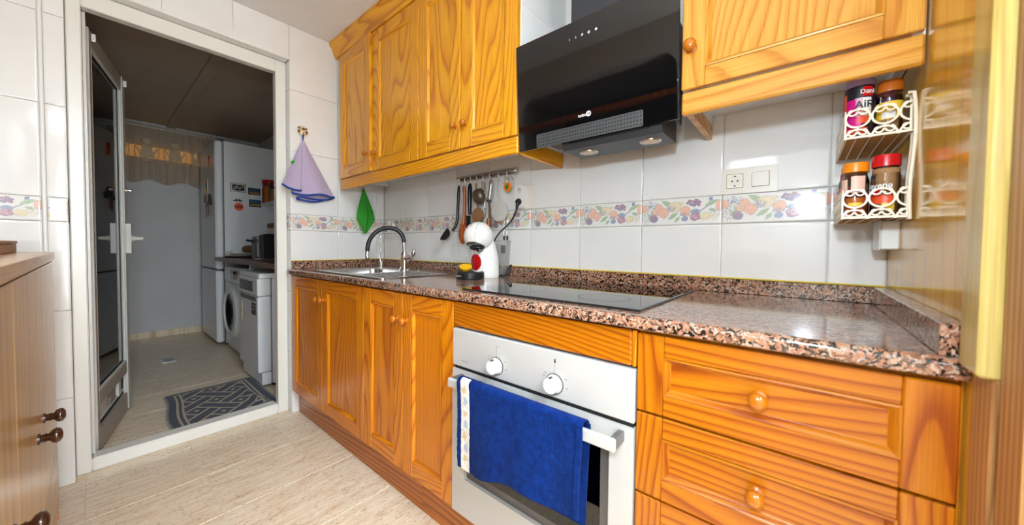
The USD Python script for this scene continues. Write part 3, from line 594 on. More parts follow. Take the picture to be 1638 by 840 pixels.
# oven
OX0, OX1, OYF = 1.4735, 2.0715, -.615
ov = thing('oven', 'white built-in oven with two dials and a dark window', 'oven', (1.772, -.3, .15))
part(ov, 'body', bx(OX0+.01, OX1-.01, OYF+.02, -.05, .152, .752), 'oven_grey')
part(ov, 'control_panel', bx(OX0, OX1, OYF, OYF+.02, .6325, .7525, .003), 'oven_white')
part(ov, 'gap', bx(OX0+.004, OX1-.004, OYF+.008, OYF+.02, .6215, .6325), 'dark_gap')
dface = sbox(OX0, .1505, OX1, .6215).difference(rr(1.530, 2.016, .272, .583, .004))
dr = part(ov, 'door', extrude(dface, .018, (0, OYF+.018, 0), (1, 0, 0), (0, 0, 1)), 'oven_white')
wg = rr(1.530, 2.016, .272, .583, .004)
part(dr, 'window_border', extrude(wg.difference(rr(1.556, 1.990, .298, .557, .003)), .004, (0, OYF+.016, 0), (1, 0, 0), (0, 0, 1)), 'oven_grey')
part(dr, 'window', bx(1.556, 1.990, OYF+.010, OYF+.014, .298, .557), 'oven_glass')
part(dr, 'cavity', [bx(1.556, 1.990, OYF+.0155, OYF+.0195, .298, .557), ], 'black_plastic')
hdl = part(ov, 'handle', bx(1.515, 2.052, -.672, -.660, .586, .614, .003), 'oven_white')
for xb in (1.516, 2.037): part(hdl, 'bracket', bx(xb, xb+.014, -.660, OYF, .588, .612, .001), 'oven_grey')
for x in (1.667, 1.867):
    d = part(ov, 'dial', lathe([(0, 0), (.0245, 0), (.0245, .003), (.0215, .004), (.0205, .022), (.019, .0245), (0, .0248)], (0, -1, 0), (x, OYF, .6705), 36), 'dial_white', smooth=40)
    part(d, 'dial_ring', lathe([(.0215, 0.0), (.0262, 0), (.0262, .0025), (.0215, .0035)], (0, -1, 0), (x, OYF-.0002, .6705), 36), 'oven_grey', smooth=40)
    part(d, 'dial_mark', bx(x-.004, x+.004, OYF-.0245, OYF-.012, .6885, .692, .001), 'print_dark')
    part(ov, 'mark_line', bx(x-.0004, x+.0004, OYF-.0004, OYF, .6995, .7240), 'print_grey')
    part(ov, 'print_mark', cat([bx(x+a-.004, x+a+.004, OYF-.0004, OYF, .6705+b-.0014, .6705+b+.0014) for a, b in ((-.034, .014), (-.03, .022), (.036, -.004), (.032, .018))]), 'print_grey')
part(ov, 'print_mark', extrude(Polygon([(-.003, 0), (.003, 0), (.0015, .010), (-.0015, .010)]), .0004, (1.867, OYF, .724), (1, 0, 0), (0, 0, 1)), 'print_dark')
part(ov, 'print_mark', extrude(Polygon([(-.003, 0), (.003, 0), (.003, .006), (-.003, .006)]).difference(sbox(-.002, .001, .002, .005)), .0004, (1.667, OYF, .724), (1, 0, 0), (0, 0, 1)), 'print_grey')
def text(parent, s, O, X, Y, h, material, name='lettering', bold=False, depth=.0005):
    m = text_mesh(s, h, depth, bold); X, Y = V(X, float), V(Y, float); Z = np.cross(X, Y); v = m.vertices
    part(parent, name, trimesh.Trimesh(V(O, float) + v[:, :1]*X + v[:, 1:2]*Y + v[:, 2:3]*Z, m.faces, process=False), material)
text(ov, 'Teka', (1.516, OYF, .6535), (1, 0, 0), (0, 0, 1), .0052, 'print_grey') if 0 else part(ov, 'print_mark', cat([bx(1.516+.0065*i, 1.516+.0065*i+.0045, OYF-.0004, OYF, .652, .6545+.001*(i % 2)) for i in range(5)]), 'print_grey')
of = thing('oven_top_panel', 'plain honey pine front panel above the oven', 'panel', (1.77, YD, .80))
part(of, 'board', bx(1.4715, 2.0615, YD, YD+.02, .7575, .8385, .004), 'pine_deep_x')
part(of, 'edge_strip', bx(2.0620, 2.0712, YD+.001, YD+.02, .7575, .8385, .002), 'pine_z')
of2 = thing('oven_housing', 'pine side boards framing the built-in oven', 'cabinet', (1.77, -.3, .15))
part(of2, 'support_rail', bx(1.475, 2.07, YD+.03, -.05, .7545, .7570), 'pine_x')

# ------------------------------------------------------------------ wall cabinets
UY, UZ0, UZ1 = -.340, 1.438, 2.212
uc = thing('wall_cabinet', 'large honey pine wall cabinet with four panelled doors, left of the hood', 'cabinet', (.78, -.17, UZ0), 'wall cabinets')
UX = [.047, .4555, .8905, 1.1965, 1.509]
part(uc, 'carcass', cat([bx(.045, .063, UY+.022, -.002, UZ0, 2.30), bx(.063, 1.4905, UY+.022, -.002, UZ0+.03, UZ0+.046), bx(.063, 1.4905, -.010, -.002, UZ0+.046, 2.30), bx(.063, 1.4905, UY+.022, -.010, 2.284, 2.30), bx(.8715, .8895, UY+.022, -.010, UZ0+.046, 2.284)]), 'white_melamine', label='white melamine carcass')
part(uc, 'side_panel', bx(1.491, 1.509, UY+.022, -.002, UZ0, 1.937, .0008), 'white_melamine', label='white side panel facing the hood'); part(uc, 'side_panel', bx(1.491, 1.5085, UY+.022, -.002, 1.9385, 2.30, .0008), 'white_melamine')
kn = [(UX[1]-.030, 1.540), (UX[1]+.036, 1.535), (UX[3]-.028, 1.540), (UX[3]+.034, 1.540)]
for i in range(4):
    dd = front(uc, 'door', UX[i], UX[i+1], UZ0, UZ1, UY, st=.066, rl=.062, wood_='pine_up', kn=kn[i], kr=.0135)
    if i in (0, 2):       # left leaves stand a little ajar
        ang = {0: -1.9, 2: -.6}[i]; b = base_of[uc]; hx, hy = UX[i]-b[0], UY+.02-b[1]
        xf = UsdGeom.Xformable(stage.GetPrimAtPath(dd)); a = math.radians(ang)
        xf.AddTransformOp().Set(Gf.Matrix4d(1).SetTranslate(Gf.Vec3d(-hx, -hy, 0)) * Gf.Matrix4d(1).SetRotate(Gf.Rotation(Gf.Vec3d(0, 0, 1), ang)) * Gf.Matrix4d(1).SetTranslate(Gf.Vec3d(hx, hy, 0)))
part(uc, 'pelmet', bx(.050, 1.5085, -.334, -.316, 1.3725, 1.4365, .003), 'pine_up_x'); part(uc, 'pelmet', bx(1.4905, 1.5085, -.3155, -.003, 1.3725, 1.4365, .003), 'pine_up_y')
part(uc, 'cornice', extrude(Polygon([(-.318, 2.213), (-.345, 2.213), (-.347, 2.222), (-.352, 2.228), (-.355, 2.245), (-.366, 2.268), (-.378, 2.280), (-.381, 2.286), (-.381, 2.3015), (-.318, 2.3015)]), 1.505, (.002, 0, 0), (0, 1, 0), (0, 0, 1)), 'pine_up_x', smooth=30)
part(uc, 'seal_disc', lathe([(0, 0), (.013, 0), (.012, .006), (0, .008)], (0, 0, -1), (.93, -.2, UZ0+.030)), 'seal_red', smooth=40)
part(uc, 'corner_bracket', bx(1.463, 1.4902, -.045, -.010, 1.405, 1.437, .002), 'white_plastic')
ur = thing('wall_cabinet', 'small honey pine wall cabinet with one wide door, right of the hood', 'cabinet', (2.3, -.17, UZ0), 'wall cabinets')
part(ur, 'carcass', cat([bx(2.0815, 2.0985, UY+.022, -.002, UZ0, 2.30), bx(2.501, 2.519, UY+.022, -.002, UZ0, 2.30), bx(2.0985, 2.501, UY+.022, -.002, UZ0+.03, UZ0+.046), bx(2.0985, 2.501, -.010, -.002, UZ0+.046, 2.30)]), 'white_melamine', label='white melamine carcass')
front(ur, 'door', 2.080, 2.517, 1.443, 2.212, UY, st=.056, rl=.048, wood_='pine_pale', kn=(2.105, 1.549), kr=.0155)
part(ur, 'pelmet', bx(2.0815, 2.517, -.334, -.316, 1.380, 1.4395, .004), 'pine_pale_x'); part(ur, 'pelmet', bx(2.0815, 2.0985, -.3155, -.003, 1.390, 1.4365, .003), 'pine_pale_y')
part(ur, 'cornice', bx(2.08, 2.517, -.372, -.318, 2.213, 2.3015, .006), 'pine_pale_x')
part(ur, 'catch', [tube(spline([(2.100, -.235, 1.432), (2.108, -.235, 1.436), (2.118, -.235, 1.440), (2.135, -.235, 1.443)], 8), .004, 8), bx(2.0986, 2.103, -.242, -.228, 1.410, 1.440, .001)], 'black_plastic', smooth=40, label='small black catch under the cabinet')
for y, z in ((-.02, 1.425), (-.05, 1.415)): part(ur, 'screw', lathe([(0, 0), (.004, 0), (.003, .0015), (0, .002)], (1, 0, 0), (2.0985, y, z), 12), 'steel', smooth=40)

# cooker hood
hd = thing('cooker_hood', 'black glass angled cooker hood with perforated grille and chimney', 'cooker hood', (1.795, -.17, 1.345))
GA, GB = V([0, -.330, 1.3745]), V([0, -.356, 1.7485])            # glass foot and head
gy = (GB-GA)/np.linalg.norm(GB-GA); gx = V([1., 0, 0]); gn = np.cross(gx, gy)
def gl(x, h, d=0): return V([x, 0, 0]) + GA + gy*h + gn*d
GH = np.linalg.norm(GB-GA)
part(hd, 'front_glass', extrude(rr(1.5165, 2.0755, 0, GH, .003), .006, gl(0, 0, -.006), gx, gy), 'hood_glass')
part(hd, 'casing', cat([bx(1.56, 2.03, -.318, -.12, 1.42, 1.735, .003)]), 'hood_metal')
part(hd, 'lamp_box', extrude(Polygon([(-.312, 1.372), (-.300, 1.355), (-.165, 1.355), (-.165, 1.44), (-.312, 1.44)]), .335, (1.690, 0, 0), (0, 1, 0), (0, 0, 1)), 'hood_metal')
part(hd, 'dark_slot', bx(1.72, 1.99, -.3145, -.3122, 1.371, 1.383), 'dark_gap')
part(hd, 'chimney', bx(1.680, 1.910, -.245, -.002, 1.735, 2.302, .002), 'hood_metal')
for x in (1.755, 1.968):
    part(hd, 'lamp', lathe([(0, .003), (.026, .003), (.027, .0015), (.031, .0035), (.033, 0), (0, 0)], (0, 0, -1), (x, -.236, 1.355), 28), 'steel', smooth=40)
    part(hd, 'lamp_lens', lathe([(0, .0042), (.020, .0042), (.0255, .003), (0, .002)], (0, 0, -1), (x, -.236, 1.355), 28), 'lamp_lens', smooth=40)
gh = sbox(0, 0, 0, 0); holes = [Point(1.607+i*.00985, .0075+.0112*j).buffer(.0024, quad_segs=2) for i in range(38) for j in range(4)]
part(hd, 'grille', extrude(rr(1.598, 1.978, .0005, .0475, .005).difference(unary_union(holes)), .0016, gl(0, 0, .0004), gx, gy), 'grille_grey')
part(hd, 'grille_backing', extrude(rr(1.600, 1.976, .002, .046, .004), .0003, gl(0, 0, .00005), gx, gy), 'dark_gap')
text(hd, 'turbo', gl(1.766, .0705, .0002), gx, gy, .0085, 'print_white', bold=True)
disc = Point(1.8035, .0755).buffer(.0088).difference(Point(1.8025, .0755).buffer(.0042).difference(Point(1.8025, .0755).buffer(.0026))).difference(sbox(1.8062, .071, 1.8076, .082))
part(hd, 'emblem', extrude(disc, .0004, gl(0, 0, .0002), gx, gy), 'print_white')
hz = 1.697-1.3745+.0015
def icon(poly): part(hd, 'control_icon', extrude(poly, .0003, gl(0, hz, .0002), gx, gy), 'print_white')
icon(sbox(1.7385, -.004, 1.7396, .004)); icon(sbox(1.7618, -.0035, 1.7634, .0035)); icon(Polygon([(1.7825, -.0038), (1.789, -.0005), (1.789, .003), (1.784, .0038)]))
icon(Point(1.809, 0).buffer(.0042).difference(Point(1.809, 0).buffer(.0022))); icon(unary_union([Point(1.834, 0).buffer(.0022)] + [Point(1.834+.0032*math.cos(a), .0032*math.sin(a)).buffer(.0012, quad_segs=2) for a in np.arange(6)*PI/3]))
part(hd, 'hinge_screw', lathe([(0, 0), (.0035, 0), (.0028, .002), (0, .0025)], (0, -1, 0), (2.071, -.335, 1.478), 12), 'steel', smooth=40)

# tall panel, pine edging and oak pier at the right
tc = thing('tall_cabinet', 'tall glossy beech side panel with pine edging, right of the counter', 'cabinet', (2.53, -.35, 0))
part(tc, 'side_panel', bx(2.521, 2.539, -.640, -.0005, 0, 2.302, .001), 'beech_z')
part(tc, 'edge_strip', bx(2.506, 2.539, -.703, -.6405, .870, 2.302, .003), 'pine_trim_z', label='pale pine edge strip')
part(tc, 'lower_strip', bx(2.518, 2.539, -.700, -.6405, 0, .869, .002), 'oak_z', label='brown strip below worktop height')
part(tc, 'door', bx(2.520, 3.12, -.775, -.714, .02, 2.30, .003), 'oak_z', label='oak front with its end towards the counter')
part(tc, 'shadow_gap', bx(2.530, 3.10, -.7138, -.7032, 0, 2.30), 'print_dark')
part(tc, 'carcass', bx(2.5392, 3.12, -.703, -.0005, 0, 2.302), 'oak_z')

# ------------------------------------------------------------------ things on the walls and worktop
# blue towel over the oven handle
TX0, TX1 = 1.574, 1.984
def towel_fn(off):
    def fn(u, v):
        x = TX0 + (TX1-TX0)*u
        zb = .628
        Lf = .250 - .058*u + .010*np.sin(u*9) ; Lb = .245 + .0*u
        s = v*(Lb+.03+Lf) ; back, top = Lb, Lb+.03
        z = np.where(s < back, zb-.012-(back-s), np.where(s < top, zb-.012+.012*np.sin(PI*(s-back)/.03), zb-.012-(s-top)))
        y = np.where(s < back, -.651, np.where(s < top, -.665+.014*np.cos(PI*(s-back)/.03), -.679))
        d = np.clip((s-top)/.2, 0, 1)
        wv = .006*np.sin(u*7.5+1)*d + .004*np.sin(u*17)*d - .010*d*u
        y = y + np.where(s > top, wv, 0) - np.where(s > back, .0, -.002*np.sin(u*8))
        x = x + np.where(s > top, -.012*d*np.clip(1-u*6, 0, 1)*0 - .004*d*np.sin(v*9), -.008*np.clip((back-s)/.2, 0, 1))
        p = np.stack([x, y, z], -1)
        n = fbm(np.stack([x*190, z*190+v*37, y*190], -1), 2, 4)
        sgn = np.where(s < back, .6, -1)
        p[..., 1] += sgn*off*(1) + sgn*.0016*(n-.5)*2
        p[..., 2] += np.where((s >= back) & (s <= top), off, 0)
        return p
    return fn
tw = thing('hand_towel', 'royal blue terry towel hung over the oven door handle', 'towel', (1.78, -.67, .36))
g = grid(towel_fn(.0035), 150, 190)
part(tw, 'terry', thick(g, .003), 'towel_blue', smooth=True)
def strip_fn(u, v):
    uu = .045 + .085*u + .010*np.sin(v*5)*np.clip(v-.5, 0, 1); return towel_fn(.0085)(uu, .498 + .5*v)
part(tw, 'border_band', thick(grid(strip_fn, 14, 110), .001), 'embroidery', smooth=True, label='white embroidered border band')
rnd = np.random.default_rng(11)
for k in range(7):
    vv = .535 + k*.066; c = towel_fn(.0095)(V([[.088+.012*(k % 2)-.005]]), V([[vv]]))[0, 0]
    poly = Polygon([(.009*math.cos(a)*(1+.25*math.cos(5*a)), .012*math.sin(a)*(1+.2*math.sin(3*a+k))) for a in np.linspace(0, 2*PI, 30)[:-1]])
    part(tw, 'shell_motif', extrude(poly, .0008, c, (1, 0, 0), (0, 0, 1)), ['shell_thread', 'shell_thread_grey'][k % 2])
part(tw, 'side_hem', thick(grid(lambda u, v: towel_fn(.0078)(.965+.035*u, .55+.445*v), 5, 80), .001), 'towel_blue', smooth=True)

# lilac round towel hanging from an animal-shaped hook
def hang(apex, bottom, n, rows, sag=1.25, wob=.0):
    bt = spline(bottom, n)
    A = V(apex)
    def fn(u, v):
        idx = np.clip((u*(n-1)).round().astype(int), 0, n-1); B = bt[idx]; w = np.clip(v, 0, 1)[..., None]
        p = A*(1-w) + B*w
        x = A[0]*(1-w[..., 0]) + B[..., 0]*w[..., 0]**sag
        p[..., 0] = np.maximum(x, .004)
        return p
    return fn, bt
LT = [(.03, -.655, 1.366), (.060, -.640, 1.348), (.082, -.615, 1.336), (.085, -.580, 1.334), (.066, -.574, 1.340), (.045, -.590, 1.334), (.050, -.612, 1.322), (.072, -.575, 1.312), (.090, -.530, 1.313), (.098, -.485, 1.322), (.090, -.445, 1.322), (.070, -.400, 1.317), (.048, -.374, 1.318),
      (.030, -.395, 1.306), (.040, -.44, 1.297), (.044, -.49, 1.296), (.055, -.53, 1.297), (.058, -.575, 1.298), (.040, -.585, 1.290), (.034, -.55, 1.284), (.028, -.50, 1.280), (.020, -.45, 1.290), (.012, -.40, 1.305)]
fn, bt = hang((.026, -.5445, 1.650), LT, 200, 60)
lt = thing('round_towel', 'lilac round towel with a blue hem hanging on the wall beside the doorway', 'towel', (.03, -.52, 1.28))
g = grid(fn, 199, 70); nz = fbm(g.vertices*240, 2, 8); g.vertices[:, 0] += .0012*(nz-.5)
part(lt, 'cloth', thick(g, .0018), 'towel_lilac', smooth=True)
part(lt, 'hem', tube(bt, .0052, 8), 'hem_blue', smooth=True, label='blue hem')
part(lt, 'hanging_loop', tube([(.026, -.5445, 1.640), (.028, -.546, 1.665), (.030, -.5445, 1.690), (.027, -.542, 1.665), (.026, -.5445, 1.640)], .0028, 8), 'hem_blue', smooth=True)
lf2 = unary_union([Point(0, 0).buffer(.011), Point(.004, -.022).buffer(.010), Point(-.006, -.038).buffer(.006)])
cpt = fn(V([[.02]]), V([[.62]]))[0, 0]
part(lt, 'embroidered_leaf', extrude(lf2, .0035, (.0335, -.600, 1.500), V([0, 1, .35])/np.linalg.norm([1, .35]), V([.10, -.35, 1])/np.linalg.norm([.10, .35, 1])), 'cloth_green', label='green embroidered motif')
hk = thing('animal_hook', 'small cream and brown animal figurine hook on the tiles above the lilac towel', 'hook', (.0, -.544, 1.70))
part(hk, 'body', ball((.017, -.544, 1.690), (.016, .019, .020)), 'figure_cream', smooth=True)
part(hk, 'head', ball((.026, -.544, 1.712), (.012, .013, .012)), 'figure_cream', smooth=True)
for s in (-1, 1):
    part(hk, 'ear', ball((.022, -.544+s*.019, 1.716), (.004, .008, .005), 2), 'figure_brown', smooth=True); part(hk, 'arm', ball((.024, -.544+s*.021, 1.694), (.006, .007, .009), 2), 'figure_brown', smooth=True)
    part(hk, 'horn', ball((.022, -.544+s*.006, 1.726), (.003, .003, .006), 2), 'figure_cream', smooth=True)
part(hk, 'muzzle', ball((.036, -.544, 1.708), (.006, .009, .006), 2), 'figure_brown', smooth=True)
part(hk, 'peg', tube(spline([(.020, -.544, 1.685), (.034, -.544, 1.678), (.038, -.544, 1.690)], 8), .003, 8), 'brass', smooth=True)

# green cleaning cloth on a square stick-on hook
gh_ = thing('square_hook', 'small square stick-on hook under the wall cabinet', 'hook', (.0, -.165, 1.40))
part(gh_, 'plate', bx(.0003, .004, -.182, -.148, 1.383, 1.417, .001), 'cream_plastic'); part(gh_, 'peg', [tube(spline([(.004, -.165, 1.398), (.014, -.165, 1.394), (.018, -.165, 1.402)], 8), .004, 8), ball((.018, -.165, 1.404), .006, 2)], 'figure_brown', smooth=True)
gc = thing('cleaning_cloth', 'bright green cleaning cloth hanging over the sink corner', 'cloth', (.03, -.165, 1.10))
def gfn(u, v):
    top, y0 = 1.398, -.165
    w = np.interp(v, [0, .12, .3, .55, .66, .8, 1.0], [.006, .018, .036, .060, .062, .040, .004])
    c = np.interp(v, [0, .6, 1.0], [0, 0.002, .004])
    s = (u-.5)*2; zlow = .30 - .0*s
    z = top - v*.298 + .0*s; y = y0 + c + s*w*(1+.08*np.sign(s))
    z = z + np.where(v > .5, -(np.abs(s)*.012*(1-v)*2), 0)
    x = .016 + .018*np.sin(v*2.2) + .010*np.cos(s*4.6+v)*np.clip(v*2, 0, 1) + .004*np.sin(s*9)
    return np.stack([np.maximum(x, .004), y, z], -1)
g = grid(gfn, 60, 90); part(gc, 'cloth', thick(g, .0022), 'cloth_green', smooth=True)
for s in (0, 1):
    e = gfn(V([[float(s)]*26]), np.linspace(.5, .97, 26)[None])[0]; part(gc, 'edging', tube(e, .0018, 6), 'shell_thread', smooth=True) if s == 0 else None

# utensil rail and what hangs from it
RY, RZ = -.028, 1.393
rl_ = thing('utensil_rail', 'chrome utensil rail with hooks under the large wall cabinet', 'rail', (1.05, RY, RZ))
part(rl_, 'bar', tube([(.842, RY, RZ), (1.256, RY, RZ)], .0150, 20), 'dark_chrome', smooth=50)
for x in (.842, 1.256): part(rl_, 'end_cap', lathe([(0, -.004), (.012, -.004), (.016, 0), (.016, .005), (.012, .009), (0, .009)], (1, 0, 0), (x-.0025, RY, RZ), 24), 'steel', smooth=40)
for x in (.87, 1.23): part(rl_, 'wall_mount', lathe([(0, 0), (.010, 0), (.008, .014), (0, .014)], (0, -1, 0), (x, 0, RZ), 16), 'steel', smooth=40)
HX = [.856, .900, .946, .992, 1.040, 1.088, 1.150, 1.205]
for x in HX:
    part(rl_, 'hook', tube(spline([(x, RY+.004, RZ+.0135), (x, RY-.010, RZ+.011), (x, RY-.0155, RZ), (x, RY-.012, RZ-.014), (x, RY-.010, RZ-.034), (x, RY-.016, RZ-.043), (x, RY-.024, RZ-.038), (x, RY-.025, RZ-.030)], 24), .0018, 8), 'chrome', smooth=True)
UYP, HZ = RY-.016, RZ-.041
ld = thing('ladle', 'black plastic soup ladle hanging at the left end of the rail', 'ladle', (.85, UYP, 1.05))
lx = HX[0]
part(ld, 'handle', tube(spline([(lx, UYP, HZ+.004), (lx-.002, UYP-.003, 1.28), (lx-.008, UYP-.002, 1.20), (lx-.016, UYP-.010, 1.13), (lx-.030, UYP-.022, 1.105)], 24), np.interp(np.linspace(0, 1, 24), [0, .1, .8, 1], [.006, .0085, .0075, .007]), 12), 'black_plastic', smooth=True)
bw = lathe([(0, -.030), (.020, -.026), (.034, -.012), (.040, .004), (.038, .005), (.032, -.010), (.019, -.022), (0, -.026)], V([-.45, -.75, .55]), (lx-.063, UYP-.050, 1.085), 30)
part(ld, 'bowl', bw, 'black_plastic', smooth=45)
ws = thing('wooden_spoon', 'reddish wooden spoon hanging beside the black ladle', 'spoon', (.905, UYP, 1.06))
wx = HX[1]
part(ws, 'handle', tube(spline([(wx, UYP, HZ-.006), (wx+.002, UYP, 1.26), (wx+.002, UYP-.004, 1.17), (wx, UYP-.006, 1.135)], 18), [.0095]*3+[.0085]*12+[.010, .012, .014], 14), 'spoon_wood', smooth=True)
part(ws, 'head', ball((wx-.002, UYP-.008, 1.085), (.032, .008, .055)), 'spoon_wood', smooth=True)
part(ws, 'hanging_ring', tube([(wx, UYP-.004+.006*math.sin(a), HZ+.002+.006*math.cos(a)) for a in np.linspace(0, 2*PI, 14)[:-1]], .0012, 6, closed=True), 'chrome', smooth=True)
sp = thing('slotted_turner', 'black handled kitchen turner hanging next to the wooden spoon', 'turner', (.95, UYP, 1.12))
sx_ = HX[2]
part(sp, 'handle', tube(spline([(sx_, UYP, HZ+.006), (sx_+.002, UYP-.004, 1.29), (sx_+.003, UYP-.003, 1.19)], 16), np.interp(np.linspace(0, 1, 16), [0, .1, .5, 1], [.007, .012, .012, .008]), 14), 'black_plastic', smooth=True)
part(sp, 'blade', bx(sx_-.024, sx_+.014, UYP-.006, UYP-.003, 1.075, 1.185, .0012), 'black_plastic')
sv = thing('tea_strainer', 'dark steel mesh strainer cup hanging from the rail', 'strainer', (1.03, UYP, 1.25))
qx = HX[4]-.006
part(sv, 'mesh_bowl', lathe([(.040, 0), (.041, .002), (.040, .014), (.034, .028), (.020, .037), (0, .040), (0, .0385), (.019, .0355), (.033, .0265), (.0385, .013), (.039, .002), (.040, 0)], V([-.12, -.96, -.25]), (qx, UYP-.008, 1.283), 32), 'mesh_steel', smooth=45)
part(sv, 'rim', tube([(qx+.0405*math.cos(a), UYP-.008-.010*math.sin(a)*.24, 1.283+.0405*math.sin(a)) for a in np.linspace(0, 2*PI, 40)[:-1]], .0022, 8, closed=True), 'chrome', smooth=True)
part(sv, 'handle', tube([(qx+.008, UYP-.004, 1.318), (HX[4], UYP-.002, 1.340), (HX[4], UYP, HZ+.006)], .0028, 8), 'chrome', smooth=True)
bb = thing('wooden_scrubber', 'round pale wooden scrubber hanging behind the strainer', 'brush', (1.0, UYP, 1.16))
part(bb, 'disc', lathe([(0, 0), (.036, 0), (.040, .004), (.040, .010), (.034, .014), (0, .015)], (0, -1, 0), (1.004, UYP+.010, 1.185), 32), 'bread', smooth=45)
part(bb, 'handle', tube([(1.002, UYP+.004, 1.222), (HX[3], UYP+.002, 1.30), (HX[3], UYP, HZ+.004)], .0045, 10), 'bread', smooth=True)
wk = thing('wire_whisk', 'thin chrome wire whisk hanging from the rail', 'whisk', (1.06, UYP, 1.12))
wkx = 1.050
part(wk, 'handle', tube([(wkx+.002, UYP+.006, HZ+.004), (wkx+.002, UYP+.006, 1.22)], .0042, 10), 'chrome', smooth=True)
for k in range(4):
    a = k*PI/4; part(wk, 'wire', tube([(wkx+.002+math.cos(a)*.020*math.sin(t), UYP+.006+math.sin(a)*.014*math.sin(t), 1.225-.062*(1-math.cos(t))) for t in np.linspace(0, PI, 14)], .0009, 6), 'chrome', smooth=True)
mt = thing('palette_knife', 'steel palette knife hanging at a slant from the rail', 'spatula', (1.10, UYP, 1.2))
part(mt, 'handle', tube(spline([(HX[5]+.018, UYP, HZ+.008), (HX[5]+.014, UYP-.002, 1.315), (HX[5]+.004, UYP-.003, 1.255)], 12), [.007, .010, .0105, .0105, .0105, .0105, .0105, .010, .010, .0095, .009, .008], 14), 'steel', smooth=True)
part(mt, 'collar', tube([(HX[5]+.004, UYP-.003, 1.258), (HX[5]+.002, UYP-.003, 1.249)], .0115, 14), 'black_plastic', smooth=40)
part(mt, 'blade', extrude(Polygon([(-.006, 0), (.006, 0), (.012, -.06), (.012, -.12), (0, -.128), (-.012, -.12), (-.010, -.06)]), .0015, (HX[5]+.002, UYP-.003, 1.25), V([1, 0, .25])/np.linalg.norm([1, .25]), V([-.25, 0, 1])/np.linalg.norm([1, .25])), 'chrome')
hp = thing('honey_dipper', 'small ribbed wooden honey dipper hanging behind the plastic sieve', 'dipper', (1.08, UYP, 1.12))
part(hp, 'stick', tube([(1.083, UYP+.006, 1.165), (1.089, UYP+.006, HZ)], .0035, 10), 'bread', smooth=True)
part(hp, 'head', lathe([(0, 0)] + [p for i in range(5) for p in ((.013, .002+i*.010), (.013, .007+i*.010), (.009, .008+i*.010), (.009, .011+i*.010))] + [(0, .053)], (0, 0, 1), (1.083, UYP+.006, 1.115), 20), 'spoon_wood', smooth=40)
ps = thing('plastic_sieve', 'round translucent plastic sieve hanging below the rail by the socket', 'sieve', (1.168, UYP-.01, 1.20))
px_, pz_ = 1.168, 1.196
part(ps, 'disc', lathe([(0, .010), (.018, .010), (.020, .006), (.044, .006), (.050, .001), (.0515, -.004), (.0525, .001), (.051, .006), (.045, .0085), (.021, .0085), (.019, .0125), (0, .0125)], (0, -1, 0), (px_, UYP-.008, pz_), 40), 'frosted_plastic', smooth=45)
for r in (.026, .034): part(ps, 'ring', tube([(px_+r*math.cos(a), UYP-.0165, pz_+r*math.sin(a)) for a in np.linspace(0, 2*PI, 40)[:-1]], .0009, 6, closed=True), 'white_plastic', smooth=True)
part(ps, 'handle', tube([(px_-.006, UYP-.008, pz_+.050), (HX[6]-.004, UYP-.003, 1.30), (HX[6], UYP, HZ+.004)], .0022, 8), 'frosted_plastic', smooth=True)
ko = thing('bottle_opener', 'round orange and green souvenir bottle opener hanging on the rail end', 'bottle opener', (1.225, UYP, 1.32))
for c, r in (((1.212, 1.343), .017), ((1.234, 1.340), .022)): part(ko, 'ring', tube([(c[0]+r*math.cos(a), UYP-.006, c[1]+r*math.sin(a)) for a in np.linspace(0, 2*PI, 30)[:-1]], .0018, 8, closed=True), 'chrome', smooth=True)
part(ko, 'disc', lathe([(0, 0), (.022, 0), (.024, .003), (.022, .007), (0, .0075)], (0, -1, 0), (1.220, UYP-.004, 1.312), 32), 'orange_plastic', smooth=45)
part(ko, 'printed_motif', extrude(Polygon([(-.012, -.010), (-.002, -.013), (.012, -.006), (.006, .002), (.011, .010), (.0, .012), (-.006, .006), (-.010, .010), (-.014, .002), (-.006, -.002)]), .0006, (1.220, UYP-.0115, 1.312), (1, 0, 0), (0, 0, 1)), 'green_plastic')

# sockets
sc = thing('wall_socket', 'white surface socket with a black plug below the utensil rail', 'socket', (1.30, 0, 1.28))
part(sc, 'back_plate', bx(1.262, 1.345, -.010, -.0004, 1.200, 1.318, .003), 'cream_plastic')
so = extrude(rr(1.262, 1.310, 1.205, 1.318, .014).difference(unary_union([Point(1.2855, 1.288).buffer(.014), Point(1.2855, 1.235).buffer(.014)])), .032, (0, -.010, 0), (1, 0, 0), (0, 0, 1))
part(sc, 'adapter', so, 'white_plastic', smooth=30)
part(sc, 'well', bx(1.268, 1.304, -.014, -.0105, 1.215, 1.305), 'cream_plastic')
for dx in (-.006, .006): part(sc, 'pin_hole', lathe([(0, 0), (.0028, 0), (.0028, .0006), (0, .0006)], (0, -1, 0), (1.2855+dx, -.0141, 1.288), 12), 'dark_gap')
pc = thing('power_cord', 'black plug and power cord running down behind the coffee machine', 'power cord', (1.29, -.05, .88))
part(pc, 'plug', [lathe([(0, 0), (.0135, 0), (.016, .004), (.0165, .016), (.012, .026), (0, .028)], (0, -1, 0), (1.2855, -.030, 1.235), 24), tube([(1.2855, -.050, 1.232), (1.284, -.053, 1.212), (1.281, -.054, 1.195)], [.009, .008, .0045], 12)], 'black_rubber', smooth=45)
part(pc, 'cord', tube(spline([(1.281, -.054, 1.197), (1.266, -.056, 1.165), (1.238, -.062, 1.128), (1.200, -.085, 1.085), (1.176, -.102, 1.03), (1.176, -.103, .95), (1.20, -.103, .884), (1.235, -.102, .8785), (1.262, -.095, .886), (1.280, -.088, .915), (1.278, -.086, .930), (1.264, -.090, .915), (1.255, -.098, .888), (1.238, -.112, .8785)], 110), .0040, 9), 'black_rubber', smooth=True)
